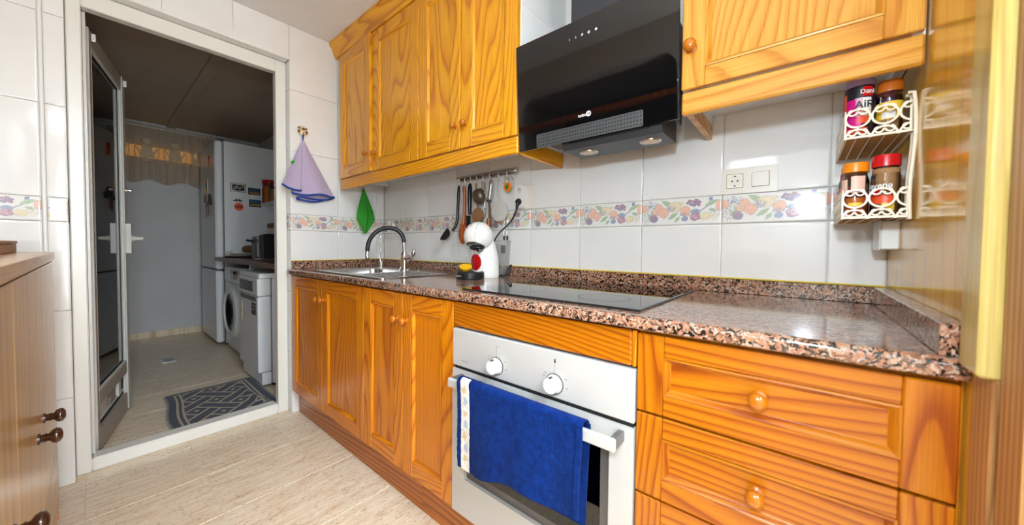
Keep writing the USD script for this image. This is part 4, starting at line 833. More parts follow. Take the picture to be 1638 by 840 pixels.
ss = thing('switch_plate', 'cream double frame with one socket and one light switch on the border tiles', 'socket', (2.206, 0, 1.24))
part(ss, 'frame', extrude(rr(2.130, 2.281, 1.1995, 1.2825, .004), .009, (0, -.0003, 0), (1, 0, 0), (0, 0, 1)), 'cream_plastic')
part(ss, 'socket_insert', extrude(rr(2.146, 2.190, 1.219, 1.263, .002).difference(Point(2.168, 1.241).buffer(.0185)), .0018, (0, -.0094, 0), (1, 0, 0), (0, 0, 1)), 'cream_paint')
part(ss, 'socket_well', lathe([(0, 0), (.0185, 0), (.0185, .0004), (0, .0004)], (0, -1, 0), (2.168, -.0094, 1.241), 30), 'cream_plastic')
for a, b, r in ((-.0075, 0, .0026), (.0075, 0, .0026), (0, .0155, .0024), (0, -.0155, .0024)): part(ss, 'contact', lathe([(0, 0), (r, 0), (r, .0004), (0, .0004)], (0, -1, 0), (2.168+a, -.0099, 1.241+b), 12), 'dark_gap')
part(ss, 'rocker', extrude(rr(2.215, 2.259, 1.219, 1.263, .002), .0035, (0, -.0096, 0), (1, 0, 0), (0, 0, 1)), 'cream_plastic')
part(ss, 'gap', cat([extrude(rr(a, b, 1.2178, 1.2642, .002).difference(rr(a+.0012, b-.0012, 1.219, 1.263, .002)), .0004, (0, -.0094, 0), (1, 0, 0), (0, 0, 1)) for a, b in ((2.1448, 2.1912), (2.2138, 2.2602))]), 'print_dark')
jb = thing('junction_box', 'small white junction box on the beech panel below the spice rack', 'junction box', (2.50, -.12, 1.02))
part(jb, 'body', bx(2.489, 2.5208, -.150, -.062, 1.021, 1.090, .003), 'white_plastic'); part(jb, 'lid', bx(2.486, 2.4888, -.152, -.060, 1.019, 1.092, .002), 'white_plastic')

# capsule coffee machine
cm = thing('coffee_machine', 'white rounded capsule coffee machine with a red round badge', 'coffee machine', (1.190, -.176, .8737))
UsdGeom.Xformable(stage.GetPrimAtPath(cm)).AddRotateZOp().Set(16.0)
CX, CY, CZ = 1.190, -.176, .8737
def body_fn(u, v):
    z = v*.215; a = u*2*PI
    rx = np.interp(z, [0, .01, .09, .15, .19, .215], [.063, .066, .062, .050, .040, .034]); ry = np.interp(z, [0, .01, .09, .15, .19, .215], [.058, .061, .058, .052, .046, .040])
    cy = CY + np.interp(z, [0, .1, .16, .215], [0, 0, -.008, -.030])
    return np.stack([CX + 1.06*rx*np.cos(a), cy + 1.06*ry*np.sin(a), CZ+z], -1)
g = grid(body_fn, 48, 30); part(cm, 'body', cat([g, lathe([(0, 0), (.060, 0)], (0, 0, 1), (CX, CY, CZ+.0005), 48)]), 'white_plastic', smooth=True)
HC = V([CX-.006, CY-.052, 1.064])
hm = ball(HC, (.067, .069, .067), 4); hm = trimesh.intersections.slice_mesh_plane(hm, V([0, .45, 1.0])/np.linalg.norm([.45, 1]), HC+V([0, -.02, -.045]), cap=False)
part(cm, 'head', hm, 'white_plastic', smooth=True)
sl = [HC + 1.004*V([.064*math.cos(t)*.36+.064*.0, 0, 0]) for t in (0,)]
part(cm, 'seam', tube([HC + V([.0185, 0, 0]) + V([0, -.0665*math.sin(t), .0645*math.cos(t)]) for t in np.linspace(-.3, 2.25, 30)], .0009, 6), 'print_grey', smooth=True)
part(cm, 'spout', [ball(HC+V([.008, -.026, -.051]), (.036, .030, .013), 3), tube([HC+V([.016, -.034, -.050]), HC+V([.030, -.036, -.066])], [.016, .011], 16)], 'black_plastic', smooth=50)
part(cm, 'head_emblem', lathe([(.012, 0), (.0135, 0), (.0135, .0008), (.012, .0008), (.012, 0)], V([-.35, -.62, .70]), HC+V([-.35, -.62, .70])/np.linalg.norm([.35, .62, .70])*.0675, 30), 'red_plastic', smooth=40)
by = CY-.0635
badge = grid(lambda u, v: np.stack([CX-.012+.0285*v*np.cos(u*2*PI), by-.003-.0025*(1-v*v)+.0000*u+(1-np.sqrt(np.clip(1-((-.012+.0285*v*np.cos(u*2*PI))/.066)**2, 0, 1)))*.06, CZ+.072+.037*v*np.sin(u*2*PI)], -1), 40, 6)
part(cm, 'badge', thick(badge, .003), 'red_dark', smooth=40, label='red oval badge')
text(cm, 'piccolo', (CX-.029, by-.0058, CZ+.064), (1, 0, 0), (0, 0, 1), .0062, 'print_dark')
tr = part(cm, 'drip_tray', cat([lathe([(0, 0), (.060, 0), (.063, .004), (.062, .030), (.058, .033), (.050, .029), (0, .029)], (0, 0, 1), (CX-.014, CY-.110, CZ), 40)]), 'black_plastic', smooth=45)
text(tr, 'KRUPS', (CX-.048, CY-.1725, CZ+.012), V([.97, -.24, 0]), (0, 0, 1), .007, 'print_grey', bold=True)
lm = thing('lemon_half', 'yellow lemon half lying on the coffee machine drip tray', 'lemon', (CX+.003, CY-.126, CZ+.03))
lmn = lathe([(0, -.024), (.012, -.022), (.022, -.013), (.0275, 0), (.026, .004), (.012, .0045), (0, .0045)], V([.25, -.35, 1.0]), (CX+.003, CY-.126, CZ+.0535), 32)
lmn.vertices = (lmn.vertices-lmn.vertices.mean(0))*V([1.15, 1, .9]) + lmn.vertices.mean(0)
part(lm, 'fruit', lmn, 'lemon', smooth=50)
cu = thing('measuring_cup', 'tall clear plastic cup with black skewer ends behind the coffee machine', 'cup', (1.198, -.055, .8735))
part(cu, 'cup', thick(lathe([(.0, .002), (.028, .002), (.038, .170), (.0405, .172)], (0, 0, 1), (1.198, -.055, .8737), 36), .0014), 'cup_plastic', smooth=40)
part(cu, 'rim', tube([(1.198+.0405*math.cos(a), -.055+.0405*math.sin(a), 1.0455) for a in np.linspace(0, 2*PI, 36)[:-1]], .0022, 8, closed=True), 'cup_plastic', smooth=True)
for k, (dx, dy, h) in enumerate(((.004, .004, .29), (.024, .006, .28))):
    s_ = thing('skewer_fork', ['thin fork with a black end in the clear cup, left one', 'thin fork with a black end in the clear cup, right one'][k], 'fork', (1.198+dx, -.055+dy, .88), 'forks in the clear cup')
    part(s_, 'shaft', tube([(1.198+dx*.4, -.062, .882), (1.198+dx, -.055+dy, .874+h)], .0012, 8), 'chrome', smooth=True); part(s_, 'end', tube([(1.198+dx*.9, -.055+dy*.9, 1.050), (1.198+dx*.92, -.055+dy*.95, 1.072)], [.0055, .0055], 12), 'black_plastic', smooth=40)
    part(s_, 'head', bx(1.198+dx*.6-.010, 1.198+dx*.6+.008, -.064, -.061, .985, 1.025, .001), 'print_dark')

# ------------------------------------------------------------------ spice rack on the beech panel
RX0, RX1, RYF, RYB = 2.411, 2.516, -.275, -.012
sr = thing('spice_rack', 'cream wire two-tier spice rack with scrollwork rails', 'rack', (2.47, -.15, 1.09))
def scroll(Lc, w):
    """flat scrollwork in a strip of length Lc and height .066: circles, hearts and curls"""
    n = int(math.ceil(Lc/w)); parts = []
    def ring(cx, cy, r, t=.0021, a0=0, a1=360):
        return LineString([(cx+r*math.cos(math.radians(a)), cy+r*math.sin(math.radians(a))) for a in np.linspace(a0, a1, 40)]).buffer(t, quad_segs=3)
    for i in range(n):
        cx = (i+.5)*w; r = min(w*.47, .0225)
        for cy, a0, a1 in ((.041, 0, 360), (-.0035, 0, 180)):
            parts.append(ring(cx, cy, r, .0019, a0, a1))
            for q in (-1, 1):      # a pair of C-curls hanging from each crown
                t = np.linspace(85, 330, 22); rc = np.linspace(.0078, .0050, 22)
                c0 = (cx + q*.0092, cy + r - .0085)
                parts.append(LineString([(c0[0] - q*rc[k]*math.cos(math.radians(t[k]-80)), c0[1] + rc[k]*math.sin(math.radians(t[k]-80))*-1 + .003) for k in range(22)]).buffer(.0016))
                parts.append(Point(c0[0] + q*.003, c0[1] + .004).buffer(.0022))
            parts.append(Point(cx, cy + r).buffer(.0032))
        if i: parts += [Point(i*w, .041).buffer(.003), Point(i*w, .0).buffer(.003)]
    parts += [sbox(-.0005, 0, .0025, .052), sbox(Lc-.0025, 0, Lc+.0005, .052)]
    parts += [sbox(0, -.003, Lc, .0012)]
    return unary_union(parts).intersection(sbox(-.001, -.004, Lc+.001, .075))
for z in (1.270, 1.092):
    rl = part(sr, 'end_rail', extrude(scroll(RX1-RX0-.004, .0418), .0028, (RX0, RYF+.003, z), (1, 0, 0), (0, 0, 1)), 'cream_paint', smooth=30)
    part(sr, 'side_rail', extrude(scroll(RYB-RYF, .0438), .0028, (RX0+.0028, RYB, z), (0, -1, 0), (0, 0, 1)), 'cream_paint', smooth=30)
    part(sr, 'shelf_frame', cat([tube([(RX0+.003, RYF+.003, z), (RX1-.002, RYF+.003, z)], .0026, 8), tube([(RX0+.003, RYB, z), (RX1-.002, RYB, z)], .0026, 8), tube([(RX0+.003, RYF+.003, z), (RX0+.003, RYB, z)], .0026, 8), tube([(RX1-.002, RYF+.003, z), (RX1-.002, RYB, z)], .0026, 8)]), 'cream_paint', smooth=True)
    for y in np.linspace(RYF+.008, RYB-.004, 34): part(sr, 'shelf_wire', tube([(RX0+.003, y, z+.0014), (RX1-.002, y, z+.0014)], .0013, 6), 'wicker', smooth=True)
    for x in np.linspace(RX0+.02, RX1-.018, 4): part(sr, 'shelf_bar', tube([(x, RYF+.004, z-.0013), (x, RYB-.001, z-.0013)], .0014, 6), 'cream_paint', smooth=True)
part(sr, 'lower_tray', bx(RX0+.004, RX1-.003, RYF+.004, RYB-.001, 1.0945, 1.0955), 'wicker')
for x in (RX1-.0005, ):
    for y in (RYF+.002, RYF+.024, RYB): part(sr, 'post', [tube(spline([(x+.0, y, 1.085), (x, y, 1.20), (x, y, 1.338), (x-.004, y, 1.352), (x-.010, y, 1.348)], 20), .0036, 10)], 'cream_paint', smooth=True)

def jar(name, label, x, y, z0, r, h, lid, lidh, content=None, fill=.6, glass='jar_glass', labels=(), solid=None, catname='jar'):
    j = thing(name, label, catname, (x, y, z0), {'spice_jar': 'spice jars in the rack', 'storage_jar': 'storage jars on the laundry shelf'}.get(name))
    hb_ = h-lidh
    if solid:
        part(j, 'body', lathe([(0, 0), (r*.97, 0), (r, .002), (r, hb_), (0, hb_)], (0, 0, 1), (x, y, z0), 40), solid, smooth=40)
    else:
        part(j, 'glass', lathe([(0, 0), (r*.92, 0), (r, .004), (r, hb_*.80), (r*.86, hb_*.93), (r*.84, hb_)], (0, 0, 1), (x, y, z0), 40), glass, smooth=50)
        if content: part(j, 'contents', lathe([(0, .003), (r*.88, .003), (r*.94, .006), (r*.94, hb_*fill), (0, hb_*fill+.002)], (0, 0, 1), (x, y, z0), 32), content, smooth=40)
    part(j, 'lid', lathe([(0, hb_-.001), (r*.98, hb_-.001), (r*1.0, hb_+.002), (r*1.0, h-.004), (r*.95, h-.0005), (0, h)], (0, 0, 1), (x, y, z0), 40), lid, smooth=40)
    for a0, a1, za, zb_, m in labels:
        k = 16; rr_ = r*1.012
        part(j, 'paper_label', thick(grid(lambda u, v: np.stack([x+rr_*np.cos(np.radians(a0+(a1-a0)*u)), y+rr_*np.sin(np.radians(a0+(a1-a0)*u)), z0+za+(zb_-za)*v], -1), k, 1), .0004), m, smooth=True)
    return j
def round_text(j, s, x, y, r, a_mid, z, h, m, bold=True):
    t = text_mesh(s, h, .0004, bold).subdivide().subdivide(); w = t.bounds[1][0]+t.bounds[0][0]; a = math.radians(a_mid) + (t.vertices[:, 0]-w/2)/r; rr_ = r + .0008 + t.vertices[:, 2]
    part(j, 'lettering', trimesh.Trimesh(np.stack([x+rr_*np.cos(a), y+rr_*np.sin(a), z+t.vertices[:, 1]], 1), t.faces, process=False), m)
z1_, z2_ = 1.2732, 1.0960
VA = -100.0      # direction, in degrees, in which the labels look (towards the room)
j = jar('spice_can', 'magenta and black spice can with a lilac lid on the upper tier', 2.4365, -.236, z1_, .0250, .131, 'lilac_plastic', .017, solid='black_paper', catname='can',
        labels=[(-175, -150, .02, .100, 'orange_paper'), (-150+2, -84, .02, .085, 'magenta_paper'), (-112, -46, .045, .086, 'white_paper'), (-105, -50, .030, .045, 'orange_paper'), (-84, -40, .089, .110, 'red_plastic'), (-150, -60, .006, .020, 'orange_paper')])
round_text(j, 'AiR', 2.4365, -.236, .0256, -76, z1_+.064, .0145, 'print_dark')
round_text(j, 'Dani', 2.4365, -.236, .0256, -64, z1_+.095, .009, 'white_paper')
round_text(j, 'GARLIC', 2.4365, -.236, .0256, -80, z1_+.053, .005, 'orange_paper', False)
jar('spice_jar', 'glass spice jar with a brown lid and yellow label on the upper tier', 2.4845, -.232, z1_, .0212, .118, 'brown_plastic', .024, 'spice_brown', .75, labels=[(-175, -20, .032, .070, 'yellow_paper'), (-130, -70, .034, .048, 'white_paper'), (-160, -120, .062, .067, 'red_plastic')])
jar('spice_jar', 'purple lidded spice jar behind the magenta can on the upper tier', 2.437, -.180, z1_, .0235, .120, 'purple_plastic', .034, 'spice_red', .8, labels=[(-200, -120, .03, .08, 'purple_plastic'), (-230, -200, .02, .09, 'yellow_paper')])
jar('spice_jar', 'glass jar of dried herbs in the far corner of the upper tier', 2.437, -.122, z1_, .022, .105, 'cream_plastic', .016, 'spice_brown', .8, labels=[(-215, -150, .02, .07, 'yellow_paper')])
jar('spice_jar', 'purple labelled jar at the panel side of the upper tier', 2.486, -.175, z1_, .022, .115, 'purple_plastic', .02, 'spice_red', .7, labels=[(-180, -60, .02, .09, 'purple_plastic')])
j = jar('spice_jar', 'glass spice jar with an orange lid and pink labels on the lower tier', 2.4345, -.236, z2_, .0228, .122, 'orange_plastic', .021, 'spice_orange', .42, labels=[(-170, -128, .048, .084, 'pink_paper'), (-112, -50, .052, .090, 'pink_paper'), (-120, -60, .022, .030, 'yellow_paper')])
j = jar('spice_jar', 'glass spice jar with a red lid and brown powder on the lower tier', 2.4830, -.236, z2_, .0232, .133, 'red_plastic', .025, 'spice_brown', .95, labels=[(-175, -140, .082, .088, 'black_paper'), (-180, -60, .026, .044, 'orange_paper'), (-160, -110, .042, .056, 'red_plastic'), (-110, -60, .010, .026, 'yellow_paper')])
round_text(j, 'cayena', 2.4830, -.236, .0234, -128, z2_+.060, .010, 'white_paper')
jar('spice_jar', 'glass spice jar with a dark red lid, third along the lower tier', 2.437, -.180, z2_, .0235, .126, 'red_dark', .020, 'spice_red', .7, labels=[(-215, -130, .03, .08, 'orange_paper')])
jar('spice_jar', 'glass spice jar with a bright red lid, fourth along the lower tier', 2.437, -.126, z2_, .022, .118, 'red_plastic', .020, 'spice_orange', .8, labels=[(-215, -130, .03, .08, 'orange_paper')])
jar('spice_jar', 'glass spice jar with a green lid at the wall end of the lower tier', 2.437, -.072, z2_, .021, .108, 'green_plastic', .022, 'spice_brown', .7, labels=[(-215, -130, .03, .07, 'white_paper'), (-215, -130, .020, .028, 'red_plastic')])

# ------------------------------------------------------------------ sideboard at the left edge
SBY, SBX0, SBX1 = -1.455, .262, 2.20
sb_ = thing('sideboard', 'light brown glossy sideboard with dark turned knobs at the left edge', 'sideboard', (1.1, -1.7, 0))
part(sb_, 'top', bx(SBX0-.008, SBX1, -1.795, SBY+.004, .954, .984, .002), 'veneer_x')
part(sb_, 'carcass', bx(SBX0, SBX1, -1.795, SBY-.021, .05, .953), 'veneer_z')
part(sb_, 'end_edge', bx(SBX0-.002, SBX0+.004, SBY-.0205, SBY-.002, .0, .950, .001), 'pine_z')
edges = [SBX0+.004, .845, 1.28, SBX1-.005]
for i in range(3):
    d = part(sb_, 'door', bx(edges[i]+.0012, edges[i+1]-.0012, SBY-.0205, SBY, .30, .948, .0015), 'veneer_z')
    kx = [.775, .935, 1.36][i]; kz = .541
    part(d, 'knob', lathe([(0, -.001), (.013, -.001), (.013, .003), (.009, .005), (.0095, .010), (.0115, .012), (.009, .014), (.0095, .017), (.0155, .021), (.0185, .027), (.0165, .033), (.010, .037), (0, .038)], (0, 1, 0), (kx, SBY, kz), 28), 'dark_wood', smooth=50, label='dark turned wooden knob')
for i in range(2):
    a, b = [edges[0], 1.25][i], [1.248, edges[3]][i]
    d = part(sb_, 'drawer', bx(a+.0012, b-.0012, SBY-.0205, SBY, .055, .297, .0015), 'veneer_x')
    part(d, 'knob', lathe([(0, -.001), (.013, -.001), (.013, .003), (.009, .005), (.0095, .010), (.0115, .012), (.009, .014), (.0095, .017), (.0155, .021), (.0185, .027), (.0165, .033), (.010, .037), (0, .038)], (0, 1, 0), ([.97, 1.8][i], SBY, .27), 28), 'dark_wood', smooth=50)
part(sb_, 'base_foot', extrude(Polygon([(0, 0), (.012, 0), (.006, .03), (.004, .054), (0, .054)]), .016, (SBX0, SBY-.002, 0), (1, 0, 0), (0, 0, 1)), 'pine_z')
wbx = thing('wooden_box', 'flat pale wooden box lying on the sideboard', 'box', (.5, -1.62, .984))
part(wbx, 'box', bx(.36, .78, -1.74, -1.522, .9845, 1.012, .002), 'oak_z'); part(wbx, 'lid', bx(.358, .782, -1.742, -1.520, 1.0125, 1.022, .002), 'oak_z')

# ------------------------------------------------------------------ laundry room things
fg = thing('fridge', 'tall white fridge freezer with magnets beside the laundry worktop', 'fridge', (-2.42, -.27, 0))
part(fg, 'body', bx(-2.77, -2.07, -.515, .0, .02, 2.035, .006), 'appliance_white')
part(fg, 'door', bx(-2.77, -2.072, -.585, -.522, .765, 2.030, .014), 'appliance_white', label='upper fridge door'); part(fg, 'door', bx(-2.77, -2.072, -.585, -.522, .035, .752, .014), 'appliance_white', label='lower freezer door')
part(fg, 'seal', bx(-2.765, -2.078, -.522, -.515, .04, 2.02), 'oven_grey')
part(fg, 'hinge', bx(-2.115, -2.075, -.57, -.50, 2.031, 2.045, .003), 'oven_grey')
for x in (-2.72, -2.12): part(fg, 'foot', bx(x-.02, x+.02, -.50, -.46, 0, .02), 'black_plastic')
def magnet(name, label, O, X, Y, poly, m, extra=()):
    t = thing(name, label, 'magnet', O, 'magnets on the fridge')
    part(t, 'plate', extrude(poly, .004, V(O, float), X, Y), m)
    N = np.cross(V(X, float), V(Y, float))
    for p2, m2 in extra: part(t, 'picture', extrude(p2, .0015, V(O, float)+N*.0041, X, Y), m2)
SX, SY_, SN = (0, 1, 0), (0, 0, 1), -2.0697
magnet('photo_magnet', 'dark rectangular photo magnet with pale drawing, upper left on the fridge side', (SN, -.465, 1.545), SX, SY_, sbox(0, 0, .125, .085), 'print_dark', [(unary_union([LineString([(.02, .02), (.05, .06), (.07, .03), (.10, .06)]).buffer(.006), Point(.04, .04).buffer(.012)]), 'print_grey'), (sbox(.005, .005, .12, .08).difference(sbox(.012, .012, .113, .073)), 'white_paper')])
magnet('photo_magnet', 'dark landscape photo magnet, upper right on the fridge side', (SN, -.320, 1.530), SX, SY_, sbox(0, 0, .105, .070), 'print_dark', [(sbox(.01, .008, .095, .03), 'spice_brown'), (sbox(.01, .04, .095, .06), 'blue_paper')])
magnet('photo_magnet', 'blue landscape photo magnet, lower right on the fridge side', (SN, -.315, 1.405), SX, SY_, sbox(0, 0, .105, .075), 'print_dark', [(sbox(.01, .04, .095, .065), 'blue_paper'), (sbox(.01, .01, .095, .032), 'spice_brown')])
magnet('round_magnet', 'orange round magnet with a black lizard shape on the fridge side', (SN, -.400, 1.365), SX, SY_, Point(0, .03).buffer(.038).intersection(sbox(-.05, -.012, .05, .08)), 'orange_paper', [(LineString([(-.025, .02), (-.005, .035), (.01, .025), (.026, .04)]).buffer(.005), 'print_dark')])
magnet('lizard_magnet', 'small black lizard magnet above the orange round one', (SN, -.405, 1.455), SX, SY_, unary_union([LineString([(-.035, .0), (0, .008), (.03, .0)]).buffer(.006), LineString([(-.02, .02), (-.01, 0), (-.02, -.015)]).buffer(.003), LineString([(.015, .02), (.005, 0), (.02, -.015)]).buffer(.003)]), 'print_dark')
FXv, FZv, FNy = (1, 0, 0), (0, 0, 1), -.5852
magnet('figure_magnet', 'small orange and black figure magnet near the top of the fridge door', (-2.33, FNy, 1.80), FXv, FZv, sbox(0, 0, .06, .11), 'orange_paper', [(sbox(.005, .07, .055, .105), 'black_paper')])
magnet('figure_magnet', 'yellow and blue figure magnet in the middle of the fridge door', (-2.47, FNy, 1.54), FXv, FZv, unary_union([sbox(0, 0, .075, .06), sbox(.01, .06, .065, .14)]), 'yellow_paper', [(sbox(.012, .062, .063, .10), 'blue_paper'), (sbox(.012, .102, .063, .135), 'orange_paper')])
magnet('figure_magnet', 'dark red square magnet on the fridge door', (-2.56, FNy, 1.45), FXv, FZv, sbox(0, 0, .10, .08), 'seal_red')
magnet('key_magnet', 'brown spoon shaped magnet on the fridge door', (-2.49, FNy, 1.29), FXv, FZv, unary_union([sbox(.0, 0, .022, .12), Point(.011, .13).buffer(.022)]), 'figure_brown')
kh = thing('key_hook', 'dark metal hook with keys on the fridge door', 'hook', (-2.30, FNy, 1.38))
part(kh, 'plate', extrude(unary_union([Point(0, .09).buffer(.05), Point(.05, .06).buffer(.03), Point(-.06, .05).buffer(.025)]), .010, (-2.30, FNy, 1.38), FXv, FZv), 'print_dark'); part(kh, 'key', extrude(unary_union([sbox(-.03, -.08, -.008, .04), Point(-.02, .03).buffer(.02), sbox(.005, -.06, .02, .05)]), .004, (-2.30, FNy-.0105, 1.38), FXv, FZv), 'figure_brown')

wm = thing('washing_machine', 'white front-loading washing machine between fridge and dishwasher', 'washing machine', (-1.65, -.25, 0))
part(wm, 'body', bx(-1.985, -1.325, -.520, -.02, .02, .805, .008), 'appliance_white')
part(wm, 'fascia', bx(-1.985, -1.325, -.535, -.519, .655, .805, .004), 'appliance_white')
part(wm, 'front_panel', bx(-1.985, -1.325, -.533, -.519, .055, .652, .006), 'appliance_white')
dw_ = part(wm, 'door_ring', lathe([(.17, 0), (.235, 0), (.240, .010), (.222, .040), (.185, .046), (.165, .030), (.16, 0)], (0, -1, 0), (-1.655, -.532, .395), 44), 'appliance_white', smooth=40)
part(dw_, 'door_gasket', lathe([(.11, .012), (.168, .012), (.172, .034), (.150, .030), (.13, .014), (.11, .012)], (0, -1, 0), (-1.655, -.532, .395), 44), 'black_plastic', smooth=40)
part(dw_, 'door_glass', lathe([(0, -.0), (.08, .006), (.130, .022), (.150, .03)], (0, -1, 0), (-1.655, -.530, .395), 44), 'black_glass', smooth=50)
part(wm, 'dial', lathe([(0, 0), (.038, 0), (.040, .006), (.032, .022), (.028, .030), (0, .031)], (0, -1, 0), (-1.56, -.535, .735), 28), 'steel', smooth=40)
part(wm, 'display', bx(-1.76, -1.66, -.5362, -.535, .70, .775), 'black_glass'); part(wm, 'drawer', bx(-1.975, -1.80, -.5385, -.535, .685, .795, .002), 'appliance_white')
part(wm, 'foot', cat([bx(x-.02, x+.02, y-.02, y+.02, 0, .02) for x in (-1.94, -1.37) for y in (-.48, -.08)]), 'black_plastic')

dw_t = thing('dishwasher', 'slim white dishwasher nearest the doorway with a dark display', 'dishwasher', (-.78, -.33, 0))
DX0, DX1 = -1.03, -.555
part(dw_t, 'body', bx(DX0, DX1, -.545, -.03, .02, .775, .003), 'appliance_white')
part(dw_t, 'top', bx(DX0-.002, DX1+.002, -.625, -.025, .7755, .812, .004), 'appliance_white')
dd = part(dw_t, 'door', bx(DX0, DX1, -.632, -.552, .112, .648, .006), 'appliance_white'); part(dw_t, 'fascia', bx(DX0, DX1, -.634, -.552, .652, .774, .006), 'appliance_white')
part(dw_t, 'display', bx(-1.00, -.67, -.6352, -.634, .678, .752, .0004), 'black_glass'); part(dd, 'handle_recess', bx(-.99, -.60, -.6328, -.6318, .612, .645), 'oven_grey')
part(dw_t, 'kick_panel', bx(DX0, DX1, -.610, -.552, .02, .108, .004), 'appliance_white'); part(dw_t, 'foot', cat([bx(x-.02, x+.02, y-.02, y+.02, 0, .02) for x in (DX0+.04, DX1-.04) for y in (-.52, -.08)]), 'black_plastic')
part(dw_t, 'energy_label', bx(-1.005, -.945, -.6334, -.632, .44, .585), 'white_paper'); part(dw_t, 'energy_stripe', cat([bx(-.995, -.955, -.6340, -.6334, .455+.02*i, .468+.02*i) for i in range(4)]), 'yellow_paper')
part(dw_t, 'sticker', bx(-.70, -.60, -.6334, -.632, .515, .60), 'black_paper'); part(dw_t, 'sticker_print', cat([bx(-.69, -.61, -.6340, -.6334, .575, .585), bx(-.69, -.63, -.6340, -.6334, .548, .562)]), 'print_grey')
lw = thing('laundry_worktop', 'brown wooden worktop over the washing machine and dishwasher', 'worktop', (-1.2, -.3, .856))
part(lw, 'board', bx(-2.066, -.30, -.598, .004, .857, .889, .003), 'worktop_wood')
part(lw, 'support', bx(-1.315, -1.295, -.50, .0, .0, .856), 'appliance_white'); part(lw, 'support', bx(-.335, -.315, -.40, .0, .0, .856), 'appliance_white')
tr_ = thing('serving_tray', 'dark round tray with cloths and bread on the laundry worktop', 'tray', (-1.80, -.42, .89))
part(tr_, 'tray', lathe([(0, 0), (.16, 0), (.185, .016), (.180, .018), (.155, .005), (0, .005)], (0, 0, 1), (-1.80, -.40, .8895), 36), 'steel', smooth=40)
for i, lab in enumerate(('pale plate at the bottom of the stack on the tray', 'pale plate in the middle of the stack on the tray', 'pale plate on top of the stack on the tray')):
    pl_ = thing('plate', lab, 'plate', (-1.80, -.40, .90+.009*i), 'plates stacked on the tray')
    part(pl_, 'body', lathe([(0, 0), (.08, 0), (.135, .012), (.132, .014), (.08, .004), (0, .004)], (0, 0, 1), (-1.80, -.40, .895+.009*i), 36), 'cream_plastic', smooth=40)
br = thing('bread_loaf', 'long brown bread loaf lying over the plates', 'bread', (-1.75, -.40, .93)); part(br, 'loaf', tube(spline([(-1.93, -.38, .955), (-1.80, -.40, .972), (-1.66, -.39, .968), (-1.56, -.41, .955)], 20), .034*np.sin(np.linspace(.35, PI-.35, 20))**.6, 14), 'bread', smooth=True)
cg = thing('white_cup', 'small pale cup beside the fridge on the laundry worktop', 'cup', (-2.02, -.5, .89)); part(cg, 'cup', thick(lathe([(0, 0), (.028, 0), (.036, .055)], (0, 0, 1), (-2.015, -.50, .8897), 24), .003), 'cream_plastic', smooth=40)
te = thing('espresso_machine', 'black and chrome kitchen appliance on the laundry worktop', 'appliance', (-1.15, -.38, .889))
part(te, 'housing', bx(-1.24, -1.10, -.50, -.26, .8895, 1.085, .012), 'black_plastic'); part(te, 'front_panel', bx(-1.098, -1.020, -.50, -.27, .905, 1.095, .010), 'steel'); part(te, 'side_panel', bx(-1.018, -.94, -.49, -.28, .895, 1.10, .010), 'black_plastic'); part(te, 'base', bx(-1.10, -.90, -.52, -.25, .8895, .9045, .004), 'steel'); part(te, 'lever', tube([(-1.17, -.50, 1.04), (-1.17, -.55, 1.05)], .01, 12), 'black_plastic', smooth=40)
ws_ = thing('wall_shelf', 'small white wall shelf above the laundry worktop', 'shelf', (-1.85, -.10, 1.44)); part(ws_, 'board', bx(-2.06, -1.50, -.22, .006, 1.425, 1.445, .003), 'appliance_white')
for x in (-2.0, -1.56): part(ws_, 'bracket', extrude(Polygon([(0, 0), (0, -.12), (.012, -.12), (.15, -.012), (.15, 0)]), .012, (x, .006, 1.425), (0, -1, 0), (0, 0, 1)), 'appliance_white')
jar('storage_jar', 'storage jar of orange pasta with a red lid on the laundry shelf', -1.98, -.16, 1.4455, .062, .24, 'red_dark', .05, 'spice_orange', .9)
jar('storage_jar', 'storage jar with a pale lid at the right on the laundry shelf', -1.83, -.15, 1.4455, .058, .20, 'seal_red', .04, 'spice_brown', .8)
bk = thing('wall_shelf', 'lower white wall shelf holding folded cloths over the laundry worktop', 'shelf', (-1.85, -.10, 1.1)); part(bk, 'board', bx(-2.05, -1.60, -.20, .006, 1.085, 1.10, .003), 'appliance_white')
for i, lab in enumerate(('bottom pale folded cloth on the lower laundry shelf', 'middle pale folded cloth on the lower laundry shelf', 'upper pale folded cloth on the lower laundry shelf', 'brown folded cloth on top of the pale ones')):
    solo('folded_cloth', bx(-1.99+.02*(i == 3), -1.75-.02*(i == 3), -.19, -.02, 1.1005+.03*i, 1.1285+.03*i+.016*(i == 3), .012), ['cream_plastic', 'bread'][i == 3], lab, 'cloth', group='folded cloths on the laundry shelf')

# lace valance before the little lit window
vx = -2.935
wn = thing('window_1', 'low wide window glowing warm behind the lace valance', 'window', (-2.99, -.85, 1.97), kind='structure')
part(wn, 'pane', bx(-2.9985, -2.994, -1.30, -.40, 1.915, 2.035), 'warm_window')
part(wn, 'window_frame', cat([bx(-2.9995, -2.985, -1.33, -.37, 1.89, 1.915, .002), bx(-2.9995, -2.985, -1.33, -.37, 2.035, 2.06, .002)] + [bx(-2.9995, -2.985, y-.012, y+.012, 1.915, 2.035, .002) for y in (-1.31, -.99, -.79, -.61, -.39)]), 'laundry_wall')
va = thing('lace_valance', 'cream lace valance with scalloped hem on the end wall of the laundry', 'curtain', (vx, -.95, 1.68))
def vfn(u, v):
    y = -1.72 + 1.40*u; zb = 1.672 + .022*np.cos(u*2*PI*5.5) + .0*u; z = 2.245 - v*(2.245-zb)
    x = vx + .016*np.sin(u*2*PI*15 + .5*np.sin(u*40)) *(.45+.55*v) + .006*np.sin(u*2*PI*37)
    return np.stack([x, y, z], -1)
part(va, 'lace', grid(vfn, 260, 24), 'lace', smooth=True)
